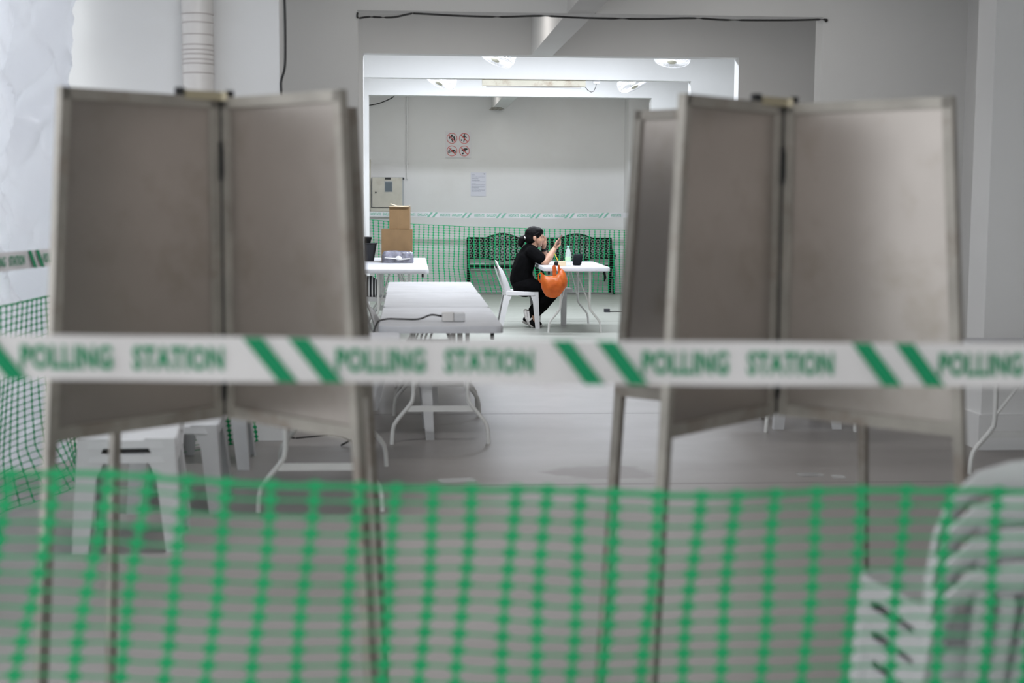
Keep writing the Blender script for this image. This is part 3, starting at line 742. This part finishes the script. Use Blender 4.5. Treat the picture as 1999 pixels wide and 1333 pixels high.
# ------------------------------------------------------------------ things on and at the woman's table
TZ = 0.744
bag = thing('carrier_bag', 'orange translucent plastic carrier bag hanging from the woman\'s table edge', 'bag', (1.575, 15.78, 0.42))
def B(px, py, Y=15.78): return at(px, py, Y)
rings = []
for px0, px1, py, dp, tl in ((1075, 1083, 581, .03, 0), (1066, 1091, 578, .07, 0), (1061, 1098, 570, .10, -1), (1057, 1106, 560, .115, -2), (1055.5, 1107.5, 551, .11, -2), (1054.5, 1106, 543, .09, -1), (1056, 1103, 536, .055, 2), (1057, 1100, 530, .025, 4)):
    a, b = B(px0, py), B(px1, py); rg = []
    for k in range(56):
        t = 2 * PI * k / 56; cxx = (a.x + b.x) / 2 + (b.x - a.x) / 2 * math.copysign(abs(math.cos(t)) ** 0.8, math.cos(t))
        rr = 1 + 0.22 * noise.noise(Vector((math.cos(t) * 2.6, math.sin(t) * 2.6, py * 0.10))) + 0.10 * math.sin(9 * t + py * 0.15) * (1 if py < 560 else 0.4)
        zz = a.z + (b.z - a.z) * (cxx - a.x) / (b.x - a.x + 1e-9) - 0.006 * tl * math.cos(t) + 0.03 * (1 if py < 534 else 0) * (abs(math.cos(t)) - 0.5)
        if py < 540:
            u_ = math.cos(t); neck = interp([(-1, 536), (-0.75, 537), (-0.35, 542), (0.1, 539), (0.45, 533), (0.75, 523), (1.0, 528)], u_)
            zz = zz * 0.4 + at(1075, neck, 15.78).z * 0.6 if py > 533 else at(1075, neck, 15.78).z
        rg.append(Vector((cxx, 15.76 - dp * math.sin(t) * rr, zz)))
    rings.append(rg)
mbx = MB(); mbx.loft(rings, cap=False)
mbx.f.append(tuple(reversed(range(56))))
mbx.build('bag_body', m_orange, bag, 60, True)
def strip(mb, pts, wd, th=0.003, side=Vector((1, 0, 0))):
    g = []
    for p, q in pts: g.append([p, (p + q) / 2 + Vector((0, -0.004, 0)), q])
    return mb.sheet(g, th)
strip(MB(), [(B(1079, 541), B(1086, 540)), (B(1078.5, 528), B(1085, 528)), (B(1078, 521), B(1083, 521)), (B(1080, 517.5), B(1083, 517.5)), (B(1082, 520, 15.85), B(1085, 520, 15.85)), (B(1083, 530, 15.85), B(1087, 530, 15.85))], 0).build('handle', m_orange, bag, 60, True)
strip(MB(), [(B(1089, 534), B(1097, 533)), (B(1089, 525), B(1093.5, 524)), (B(1088.5, 520), B(1092, 520)), (B(1089.5, 517), B(1092, 517)), (B(1089, 521, 15.85), B(1093, 521, 15.85)), (B(1092, 531, 15.85), B(1097, 531, 15.85))], 0).build('handle', m_orange, bag, 60, True)
strip(MB(), [(B(1060, 540), B(1063, 538)), (B(1055.5, 533.5), B(1056.5, 531)), (B(1052, 536), B(1050.5, 534.5)), (B(1053, 545), B(1050, 546)), (B(1056, 549), B(1053, 551)), (B(1059, 550), B(1058, 553))], 0).build('handle', m_orange, bag, 60, True)
MB().ell(B(1083, 561, 15.76), (0.085, 0.06, 0.06)).ell(B(1092, 554, 15.76), (0.06, 0.055, 0.05)).build('contents', m_bagin, bag, True, True)

def standing(px, Y): p = at(px, 515, Y); return Vector((p.x, Y, TZ))
p = standing(1109, 16.25)
bo = thing('water_bottle', 'clear plastic water bottle with green label on the woman\'s table', 'bottle', p)
MB().lathe([(0.001, 0.002), (0.028, 0.0), (0.033, 0.008), (0.033, 0.05), (0.031, 0.055), (0.033, 0.06), (0.033, 0.135), (0.030, 0.15), (0.022, 0.18), (0.013, 0.2), (0.0125, 0.212)]).build('bottle_body', m_clear, bo)
MB().lathe([(0.0335, 0.052), (0.0345, 0.053), (0.0345, 0.10), (0.0335, 0.101)]).build('label_band', m_label, bo)
MB().lathe([(0.015, 0.208), (0.0155, 0.210), (0.0155, 0.226), (0.014, 0.228)], n=16).build('cap', m_cap, bo)
p = standing(1126, 16.4)
po = thing('handbag', 'dark navy soft handbag standing on the woman\'s table beside the bottle', 'bag', p)
rings = []
for hx, hy, z in ((.040, .035, 0), (.048, .050, .012), (.052, .055, .06), (.056, .050, .10), (.054, .036, .128), (.046, .014, .14)):
    rings.append([Vector((x * (1 + .06 * math.sin(9 * y + z * 40)) + z * 0.11, y, z + 0.014 * math.cos(x * 75) * (z > .09))) for x, y in rrect(hx, hy, min(hx, hy) * .8, 7)])
MB().loft(rings).build('bag_body', m_dark, po)
MB().tube([(-.03, -.03, .12), (-.025, -.045, .10), (.005, -.05, .085), (.04, -.045, .10), (.05, -.03, .12)], 0.004).build('strap', m_black, po)
p = standing(1097, 16.2)
cb = thing('small_box', 'small tan cardboard box on the woman\'s table in front of the black pouch', 'box', p)
MB().prism(rrect(0.040, 0.04, 0.004, 3), 0, 0.05).build('carton', m_cardlite, cb, False); MB().box((0, 0, 0.0515), (0.078, 0.078, 0.003)).build('lid', m_cardlite, cb, False)
p = standing(1088, 16.35)
pu = thing('black_pouch', 'small black pouch with a looped strap beside the tan box', 'pouch', p)
rings = [[Vector((x + .1 * z, y, z + .25 * max(0, x) * (z > .02))) for x, y in rrect(hx, hy, .02, 5)] for hx, hy, z in ((.036, .03, 0), (.040, .036, .012), (.038, .032, .035), (.028, .016, .046))]
MB().loft(rings).build('pouch_body', m_black, pu)
MB().tube([(.01, 0, .04), (.04, 0, .06), (.055, 0, .09), (.075, 0, .10), (.07, .01, .07), (.05, .01, .05)], 0.006).build('strap', m_black, pu)
MB().tube([at(1083, 495, 16.42), at(1084.5, 499, 16.42), at(1086.5, 503, 16.42), at(1088, 506, 16.41), at(1089, 510, 16.40), Vector((at(1089, 515, 16.4).x + 0.01, 16.40, TZ + 0.035))], 0.0045).build('strap', m_yellow, pu, True, True)['label'] = 'yellow strap'
tag(MB().tube([(2.19, 16.05, 0.70), (2.19, 16.05, 0.66), (2.195, 16.05, 0.62), (2.185, 16.05, 0.575)], [0.006, 0.012, 0.016, 0.005]).build('cable_tie', m_black), 'black strap end dangling below the corner of the woman\'s table', 'strap')

# ------------------------------------------------------------------ boxes, tub, packet and striped cloth
def carton(label, cx, y0, wx, dy, z0, h, rz, open_flap):
    c = thing('cardboard_box', label, 'box', (cx, y0 + dy / 2, z0), rz, 'cardboard boxes on the far table')
    t = 0.004
    mb = MB()
    for x, y, sx, sy in ((0, -dy / 2, wx, t), (0, dy / 2, wx, t), (-wx / 2, 0, t, dy), (wx / 2, 0, t, dy)): mb.box((x, y, h / 2), (sx, sy, h))
    mb.box((0, 0, t / 2), (wx, dy, t)); mb.build('carton_body', m_card, c, False)
    if open_flap:
        MB().box((wx * 0.24, 0, h + 0.006), (wx * 0.52, dy, t), Matrix.Rotation(-0.12, 3, 'Y')).build('flap', m_cardlite, c, False)
        MB().box((-wx * 0.24, 0, h + 0.014), (wx * 0.5, dy, t), Matrix.Rotation(0.30, 3, 'Y')).build('flap', m_cardlite, c, False)
        MB().box((0, -dy * 0.45, h + 0.004), (wx * 0.99, dy * 0.3, t), Matrix.Rotation(0.10, 3, 'X')).build('flap', m_cardlite, c, False)
    else:
        for s in (-1, 1): MB().box((s * wx * 0.25, 0, h), (wx * 0.495, dy, t)).build('flap', m_card, c, False)
        MB().box((0, 0, h + 0.003), (0.05, dy + 0.002, 0.0015)).build('tape_strip', m_tapec, c, False)
    MB().box((-0.01, -dy / 2 - 0.0025, h / 2), (0.006 if not open_flap else 0.004, 0.001, h * 0.96)).build('seam', m_tapec, c, False)
carton('larger brown cardboard box under the smaller open one', -0.153, 17.08, 0.364, 0.34, TZ, 0.386, 0.0, False)
carton('smaller brown cardboard box with open flaps on top of the larger one', -0.118, 17.10, 0.232, 0.30, TZ + 0.391, 0.262, -0.05, True)
rings = []
pk = thing('garment_packet', 'packet of dark clothes in shiny clear wrap lying before the cardboard boxes', 'packet', (-0.142, 16.95, TZ))
rings = []
for k, z in ((.97, 0), (1.0, .015), (.985, .05), (1.0, .085), (.96, .115), (.86, .130), (.5, .136), (.05, .134)):
    rings.append([Vector((x * k, y * k, z)) + Vector((0.006 * noise.noise(Vector((x * 30, y * 30, z * 40))), 0.012 * noise.noise(Vector((x * 28, y * 20, z * 45 + 3))), (0.020 * noise.noise(Vector((x * 11, y * 11, 2))) + 0.010 * noise.noise(Vector((x * 34, y * 34, 5)))) * (z > .06))) for x, y in rrect(.186, .11, .025, 24)])
MB().loft(rings).build('garments', m_film, pk, 80)
MB().ell((0.01, -0.115, 0.055), (0.035, 0.012, 0.028)).capsule((0.03, -0.12, 0.04), (0.14, -0.118, 0.05), 0.010, 0.006).capsule((-0.02, -0.12, 0.05), (-0.15, -0.118, 0.06), 0.008, 0.005).build('wrap_knot', m_shine, pk)
tb = thing('black_tub', 'dark grey plastic tub with a lid at the end of the table behind the boxes', 'tub', (-0.52, 17.4, TZ))
MB().loft([[Vector((x, y, z)) for x, y in rrect(a, a * .8, .03)] for a, z in ((.085, 0), (.12, .20), (.13, .205), (.13, .215), (.10, .215))]).build('tub_body', m_grey, tb)
MB().loft([[Vector((x - .03, y, z)) for x, y in rrect(a, a * .8, .02)] for a, z in ((.075, .215), (.085, .26), (.09, .262), (.09, .285), (.05, .29))]).build('lid', m_black, tb)
# striped bag on that chair
ms = bpy.data.materials.new('striped_cloth'); ms.use_nodes = True
b = ms.node_tree.nodes['Principled BSDF']; wv = ms.node_tree.nodes.new('ShaderNodeTexWave'); wv.inputs['Scale'].default_value = 9.0; wv.bands_direction = 'X'
tcn = ms.node_tree.nodes.new('ShaderNodeTexCoord'); ms.node_tree.links.new(tcn.outputs['Object'], wv.inputs['Vector'])
cr = ms.node_tree.nodes.new('ShaderNodeValToRGB'); cr.color_ramp.interpolation = 'CONSTANT'; cr.color_ramp.elements[0].color = (0.015, 0.015, 0.02, 1); cr.color_ramp.elements[1].position = 0.6; cr.color_ramp.elements[1].color = (0.75, 0.75, 0.75, 1)
ms.node_tree.links.new(wv.outputs['Fac'], cr.inputs['Fac']); ms.node_tree.links.new(cr.outputs['Color'], b.inputs['Base Color']); b.inputs['Roughness'].default_value = 0.9
stb = thing('striped_bag', 'black and white striped soft bag on the chair under the box table', 'bag', (-0.46, 15.70, 0.428))
rings = []
for k, z in ((.8, 0), (1.0, .03), (1.02, .09), (.9, .15), (.68, .19), (.35, .215), (.05, .22)):
    rings.append([Vector((x * k + .03 * math.sin(z * 8), y * k, z + .008 * math.sin(x * 40))) for x, y in rrect(.10, .14, .06, 7)])
MB().loft(rings).build('bag_body', ms, stb)
MB().tube([(-.02, -.10, .17), (-.02, -.12, .21), (-.02, -.04, .235), (-.02, .04, .235), (-.02, .12, .21), (-.02, .10, .17)], .006).build('handle', m_black, stb)

# ------------------------------------------------------------------ adapter and cables
ad = thing('power_adapter', 'white power adapter block with glossy top on the table row', 'adapter', (0.235, 8.93, TZ))
MB().prism(rrect(0.036, 0.045, 0.006), 0, 0.052).build('adapter_body', m_white, ad, 30)
MB().loft([[Vector((x + .072, y, z)) for x, y in rrect(.034 * k, .042 * k, .005)] for k, z in ((1, 0), (1, .045), (.92, .05))]).build('plug_block', m_chair, ad, 30)
MB().tube([(-.036, 0, .03), (-.05, 0, .03)], 0.007).build('socket', m_black, ad)
def cable(name, label, pts, r=0.006, sub=6):
    pts = [Vector(p) for p in pts]; out = []
    for i in range(len(pts) - 1):
        a, b, c, d = pts[max(i - 1, 0)], pts[i], pts[i + 1], pts[min(i + 2, len(pts) - 1)]
        for k in range(sub):
            t = k / sub; out.append(0.5 * ((2 * b) + (c - a) * t + (2 * a - 5 * b + 4 * c - d) * t * t + (3 * b - a - 3 * c + d) * t ** 3))
    out.append(pts[-1])
    return tag(MB().tube(out, r, 8).build(name, m_cable), label, 'cable', 'black cables')
cable('power_cable', 'dark cable running from the adapter over the table edge', [(0.185, 8.93, TZ + .03), (0.13, 8.95, TZ + .035), (0.05, 8.90, TZ + .012), (-0.06, 8.93, TZ + .010), (-0.15, 8.90, TZ + .012), (-0.205, 8.80, TZ - .01), (-0.235, 8.72, .60), (-0.25, 8.70, .35), (-0.30, 8.68, .10), (-0.42, 8.66, 0.006)])
cable('power_cable', 'black cable hanging below the table behind the booth beside the tarpaulin', [at(556, 838, 8.6), at(560, 850, 8.6), at(575, 855, 8.6), at(600, 853, 8.6), at(640, 850, 8.6), at(665, 853, 8.6), at(690, 862, 8.6), at(712, 861, 8.6), at(740, 852, 8.6)], 0.005)
cable('beam_cable', 'black cable stapled along the lower edge of the first beam', [at(698, 24, 10.9), at(699, 35, 10.905), at(720, 33, 10.905), at(765, 34, 10.905), at(800, 27, 10.905), at(815, 26.5, 10.905), at(900, 31, 10.905), at(980, 33, 10.905), at(1056, 31, 10.905), at(1140, 35, 10.905), at(1260, 37, 10.905), at(1355, 35.5, 10.905), at(1420, 39, 10.905), at(1540, 39.5, 10.905), at(1610, 38, 10.905), at(1611, 42, 10.905)], 0.0075, 4)
cable('wall_cable', 'black cable dropping down the edge of the wall that carries the wrapped pipe', [at(554, -30, 8.88), at(556, 20, 8.88), at(557, 80, 8.88), at(556, 130, 8.88), at(549, 158, 8.88), at(549, 185, 8.88), at(551, 300, 8.88), at(552, 480, 8.88)], 0.0075, 5)
cable('wall_cable', 'thin black cable sagging from the corner above the meter box', [at(718, 206, 22.9), at(735, 203, 22.9), at(750, 198, 22.9), at(765, 191, 22.9), at(772, 185, 22.9)], 0.008)

# ------------------------------------------------------------------ wrapped pipe
pp = thing('wrapped_pipe', 'thick white wrapped drain pipe with bands running up the wall', 'pipe', (-1.258, 8.785, 0))
MB().lathe([(0.094, 0.0), (0.094, CEIL)], n=28).build('pipe_body', m_pipe, pp)
for z in (0.10, 0.16, 2.235, 2.29, 2.315, 2.345, 2.37, 2.40, 2.46, 2.53, 2.58, 2.68):
    MB().lathe([(0.0945, z - .004), (0.0965, z - .003), (0.0965, z + .003), (0.0945, z + .004)], n=28).build('band', m_band, pp)

# ------------------------------------------------------------------ far wall: meter box, pipe, sign, notice
mbx = thing('meter_box', 'cream electric meter box with small window on the far wall', 'meter box', (-0.345, 22.9, 1.345))
MB().box((0, 0, .24), (.50, .2, .475)).build('cabinet', m_creamside, mbx, False)
dr = MB().prism([(x - .01, z + .24) for x, z in rrect(.235, .232, .01, 3)], 0.098, 0.112, Matrix.Rotation(PI / 2, 4, 'X')).build('door', m_cream, mbx, False)
MB().box((0.01, -.113, .33), (.125, .006, .17)).build('window_frame', m_creamside, dr, False); MB().box((0.01, -.117, .325), (.105, .004, .145)).build('window_glass', m_glassd, dr, False)
MB().box((-0.0, -.114, .455), (.09, .006, .032)).build('name_plate', m_sblack, dr, False); MB().tube([(-.19, -.11, .235), (-.19, -.122, .235)], .013, 12).build('lock', m_grey, dr)
MB().box((.245, -.1, .455), (.025, .02, .03)).build('hinge', m_sblack, mbx, False)
fr = MB().box((0.03, -0.04, -.035), (.60, .24, .05)); fr.box((-.285, -.0, .35), (.03, .1, .80)); fr.build('support_frame', m_cream, mbx, False)
cp = thing('conduit_pipe', 'thin white conduit running up the far wall from the meter box', 'pipe', (-0.042, 22.975, 1.80))
MB().tube([(0, 0, 0), (0, 0, CEIL - 1.80)], 0.014, 10).build('conduit', m_paint, cp)
for z in (0.25, 0.7, 1.05): MB().box((0, .012, z), (.06, .012, .02)).build('clip', m_paint, cp, False)

sx0, sz0, SW = 0.765, 2.345, 0.415
sg = thing('prohibition_sign', 'square white sign with four red crossed-out circle symbols', 'sign', (sx0, FAR - 0.008, sz0 - SW / 2))
MB().box((0, 0.003, SW / 2), (SW, 0.008, SW)).build('panel', m_sign, sg, False)
def flat(mb, poly, y): return mb.loft([[Vector((x, yy, z)) for x, z in poly] for yy in (y, y - 0.0015)])
def disc(cx, cz, r, n=14): return [(cx + r * math.cos(2 * PI * k / n), cz + r * math.sin(2 * PI * k / n)) for k in range(n)]
def line(mb, a, b, w_, y):
    ax, az = a; bx_, bz = b; L = math.hypot(bx_ - ax, bz - az); nx, nz = -(bz - az) / L * w_ / 2, (bx_ - ax) / L * w_ / 2
    return flat(mb, [(ax + nx, az + nz), (bx_ + nx, bz + nz), (bx_ - nx, bz - nz), (ax - nx, az - nz)], y)
R = 0.084
for k, (cx, cz) in enumerate(((-.098, .306), (.098, .306), (-.098, .108), (.098, .108))):
    rg = MB()
    n = 36; rg.loft([[Vector((cx + r * math.cos(2 * PI * i / n), y, cz + r * math.sin(2 * PI * i / n))) for r, y in ((R, -.002), (R, -.0035), (R - .009, -.0035), (R - .009, -.002))] for i in range(n)], closed=True)
    c_ = rg.build('red_ring', m_red, sg, False)
    line(MB(), (cx - R * .66, cz + R * .66), (cx + R * .66, cz - R * .66), .013, -.004).build('red_bar', m_red, sg, False)
    m = MB(); y = -.002
    if k == 0:
        flat(m, [(cx - .012, cz + .06), (cx + .012, cz + .062), (cx + .014, cz + .02), (cx - .014, cz + .018)], y); line(m, (cx - .05, cz + .015), (cx - .02, cz + .02), .014, y); flat(m, disc(cx - .035, cz - .0, .010), y)
        line(m, (cx + .03, cz + .03), (cx + .045, cz - .04), .024, y); line(m, (cx - .008, cz - .01), (cx + .01, cz - .045), .018, y); flat(m, disc(cx + .012, cz - .052, .011), y)
    elif k == 1:
        flat(m, disc(cx + .003, cz + .058, .013), y); line(m, (cx - .005, cz + .045), (cx + .0, cz + .0), .022, y); line(m, (cx, cz + .04), (cx + .038, cz + .01), .012, y); line(m, (cx - .006, cz + .04), (cx - .035, cz + .018), .012, y)
        line(m, (cx - .002, cz), (cx - .01, cz - .062), .013, y); line(m, (cx + .002, cz), (cx + .012, cz - .035), .013, y); flat(m, disc(cx - .045, cz - .028, .012), y)
    elif k == 2:
        for ox in (-.045, .045):
            ring = MB(); n = 18
            m.loft([[Vector((cx + ox + r * math.cos(2 * PI * i / n), yy, cz - .014 + r * math.sin(2 * PI * i / n))) for r, yy in ((.02, y), (.02, y - .0015), (.011, y - .0015), (.011, y))] for i in range(n)], closed=True)
            flat(m, disc(cx + ox, cz - .014, .004, 8), y)
        line(m, (cx - .045, cz - .014), (cx - .022, cz + .035), .008, y); flat(m, [(cx - .02, cz + .018), (cx + .02, cz + .022), (cx + .05, cz + .01), (cx + .03, cz - .02), (cx - .005, cz - .022)], y); line(m, (cx - .03, cz + .036), (cx - .005, cz + .032), .007, y)
    else:
        flat(m, [(cx - .02, cz + .03), (cx + .01, cz + .045), (cx + .05, cz + .042), (cx + .052, cz + .022), (cx + .02, cz + .005), (cx - .0, cz - .005), (cx - .03, cz + .0), (cx - .045, cz + .008), (cx - .04, cz + .018)], y)
        line(m, (cx - .005, cz + .0), (cx - .012, cz - .02), .012, y); flat(m, [(cx - .04, cz - .03), (cx - .012, cz - .026), (cx - .008, cz - .05), (cx - .036, cz - .056)], y)
    m.build('pictogram', m_sblack, sg, False)
npp = thing('notice_sheet', 'white paper notice with lines of small print on the far wall', 'notice', (1.09, FAR - 0.004, 1.53))
MB().box((0, 0, .19), (.245, .003, .375)).build('paper', m_paper, npp, False)
m = MB(); random.seed(3)
for z, wd in ((.34, .05), (.322, .20), (.306, .21), (.278, .11), (.250, .13), (.235, .22), (.205, .07), (.182, .22), (.16, .21), (.146, .2), (.132, .12), (.108, .22), (.094, .21), (.08, .15)):
    m.box((-.11 + wd / 2, -.002, z), (wd, .0012, .0055 if wd < .15 or z == .182 else .0035))
m.box((.095, -.002, .355), (.02, .0012, .016)); m.build('print', m_print, npp, False)

# ------------------------------------------------------------------ light fixture and fans
fx = thing('tube_light_fixture', 'aged cream fluorescent light casing fixed under the third beam', 'light fixture', (1.455, 17.03, SOF - 0.075))
MB().box((0, 0, .0375), (1.20, .07, .075)).build('casing', m_fix, fx, False)
for s in (-1, 1): MB().box((s * .603, 0, .036), (.012, .075, .08)).build('end_cap', m_fix, fx, False)
MB().tube([(-.56, 0, -.006), (.56, 0, -.006)], .013, 10).build('tube', m_white, fx)
MB().box((.74, 0, .055), (.075, .06, .04)).build('junction_box', m_fan, fx, False)
MB().tube([(.60, 0, .01), (.64, 0, -.04), (.68, 0, -.062), (.71, 0, -.05), (.735, 0, .0), (.74, 0, .04)], .004).build('lead', m_cable, fx)
def make_fan():
    root = thing('caged_fan', '', 'fan')
    for z, rr in ((0.0, .195), (.055, .205), (.11, .195)):
        m = MB(); n = 40; m.loft([[Vector(((rr + .004 * math.cos(a)) * math.cos(2 * PI * i / n), (rr + .004 * math.cos(a)) * math.sin(2 * PI * i / n), z + .004 * math.sin(a))) for a in (0, PI / 2, PI, 3 * PI / 2)] for i in range(n)], closed=True)
        m.build('cage_ring', m_fan, root)
    m = MB()
    for k in range(36):
        a = 2 * PI * k / 36; ca, sa = math.cos(a), math.sin(a)
        m.tube([(.05 * ca, .05 * sa, -.02), (.13 * ca, .13 * sa, -.018), (.195 * ca, .195 * sa, 0), (.205 * ca, .205 * sa, .055), (.195 * ca, .195 * sa, .11), (.06 * ca, .06 * sa, .135)], .0016, 4)
    m.build('cage_wires', m_fan, root)
    for k in range(3):
        a0 = 2 * PI * k / 3; g = []
        for i in range(5):
            r_ = .04 + .14 * i / 4; row = []
            for j in range(5):
                a = a0 + (j / 4 - .5) * (1.25 - .2 * i / 4); row.append(Vector((r_ * math.cos(a), r_ * math.sin(a), .05 + .04 * (j / 4 - .5))))
            g.append(row)
        MB().sheet(g, .003).build('blade', m_fan, root)
    MB().lathe([(.001, -.03), (.04, -.028), (.052, -.02), (.05, -.012)], n=20).build('cage_badge', m_fanhub, root)
    MB().lathe([(.03, .02), (.055, .09), (.06, .14), (.05, .20), (.02, .22)], n=20).build('motor', m_fan, root)
    MB().tube([(0, 0, .2), (0, 0, .34)], .016, 10).build('stem', m_fan, root); MB().lathe([(.02, .33), (.055, .345), (.055, .37)], n=16).build('ceiling_mount', m_fan, root)
    return root
fan0 = make_fan(); first = [True]
for (px, py, Y, tx, ty, lab) in ((968, 114, 15.85, -0.25, 0.42, 'white caged fan above the middle of the bright bay, nearer row'), (1312, 118, 15.85, -0.30, 0.12, 'white caged fan above the pillar side of the bright bay, nearer row'),
                                  (858, 160, 18.75, -0.25, 0.42, 'white caged fan past the light casing, above the meter box side'), (1238, 167, 18.75, -0.28, -0.40, 'white caged fan past the light casing, beside its hanging lead')):
    f = fan0 if first[0] else copy_tree(fan0); first[0] = False
    p = at(px, py, Y); f.location = p; f.rotation_euler = (tx, ty, 0); f['label'] = lab; f['group'] = 'caged ceiling fans'

# ------------------------------------------------------------------ cast iron benches
def make_bench(W=1.13):
    root = thing('iron_bench', '', 'bench'); hw = W / 2
    bar = lambda m, a, b, r=.009: m.tube([a, b], r, 6)
    yb = lambda z: 0.40 + (z - .44) * 0.16
    m = MB(); pts = []
    for i in range(33):
        x = -hw + W * i / 32; z = .868 + (0.068 * math.cos(min(1, abs(x) / .26) * PI / 2) ** 1.0 if abs(x) < .26 else 0)
        pts.append((x, yb(z), z))
    m.tube(pts, .014, 6); m.build('top_rail', m_iron, root)
    m = MB(); m.tube([(-hw, yb(.55), .55), (-.26, yb(.55), .55), (0, yb(.50), .50), (.26, yb(.55), .55), (hw, yb(.55), .55)], .011, 6); m.build('lower_rail', m_iron, root)
    n = 13
    for k in range(n):
        x = -hw + W * (k + .5) / n; m = MB(); zt = .862 + (0.062 * math.cos(min(1, abs(x) / .26) * PI / 2) if abs(x) < .26 else 0); zb = .55 if abs(x) > .2 else .515
        c = 4; st_ = (zt - zb) / c
        for i in range(c):
            z = zb + st_ * (i + .5); r = W / n * .50
            q = 8; m.tube([(x + r * math.cos(2 * PI * t / q), yb(z), z + st_ * .52 * math.sin(2 * PI * t / q)) for t in range(q + 1)], .0115, 5)
            m.tube([(x - r * .4, yb(z), z), (x + r * .4, yb(z), z)], .010, 4)
        m.build('lattice_panel', m_iron, root)
    for k in range(7):
        y = .02 + .36 * k / 6; MB().box((0, y, .44 - .01 * math.sin(k / 6 * PI)), (W, .035, .016)).build('seat_slat', m_iron, root, False)
    MB().box((0, .005, .425), (W, .014, .05)).build('seat_rail', m_iron, root, False)
    for s in (-1, 1):
        x = s * (hw - .015); m = MB()
        m.tube([(x, .03, .43), (x, .0, .30), (x, .04, .15), (x, -.01, .0)], .023, 6); m.tube([(x, yb(.868), .868), (x, .41, .55), (x, .40, .43), (x, .42, .25), (x, .47, 0)], .023, 6)
        m.tube([(x, .05, .20), (x, .2, .26), (x, .41, .22)], .012, 6); m.build('end_frame', m_iron, root)
        m = MB(); m.tube([(x, yb(.70), .70), (x, .30, .69), (x, .12, .66), (x, .0, .64), (x, -.035, .60), (x, -.01, .565), (x, .02, .59)], .018, 6); m.tube([(x, .02, .59), (x, .05, .52), (x, .03, .44)], .014, 6)
        m.tube([(x, .15, .65), (x, .2, .55), (x, .15, .45)], .011, 6); m.tube([(x, .28, .68), (x, .25, .55), (x, .3, .45)], .011, 6); m.build('armrest', m_iron, root)
    return root
b0 = make_bench(); b0.location = (1.475, 22.47, 0); b0['label'] = 'black cast iron bench behind the woman, nearer the meter box'; b0['group'] = 'iron benches'
b1 = copy_tree(b0); b1.location = (2.665, 22.47, 0); b1['label'] = 'black cast iron bench behind the water bottle and handbag'

# ------------------------------------------------------------------ bits on the floor
def patch(name, label, x, y, sx, sy, rz, m_, cat='floor tape', group='tape bits on the floor'):
    mb = MB(); mb.loft([[Matrix.Rotation(rz, 3, 'Z') @ Vector((a, b, z)) + Vector((x, y, 0)) for a, b in rrect(sx / 2, sy / 2, min(sx, sy) * .15, 3)] for z in (0.0006, 0.0016)])
    return tag(mb.build(name, m_, smooth=False), label, cat, group)
patch('floor_tape', 'clear tape scrap on the floor between the booth\'s legs, wider piece', 2.20, 7.66, .14, .10, .1, m_clip)
patch('floor_tape', 'clear tape scrap on the floor beside the wider piece', 2.34, 7.60, .07, .09, -.1, m_clip)
patch('floor_tape', 'clear tape scrap on the floor in front of the table row', 0.25, 7.58, .20, .12, .2, m_clip)
bxx = thing('cable_clip', 'small grey cable clip on the floor beyond the woman\'s table', 'clip', (2.62, 18.95, 0))
MB().box((0, 0, .022), (.075, .06, .044)).build('clip_body', m_grey, bxx, False); MB().tube([(.03, 0, .008), (.25, .03, .006), (.6, .02, .006)], .006).build('lead', m_cable, bxx)
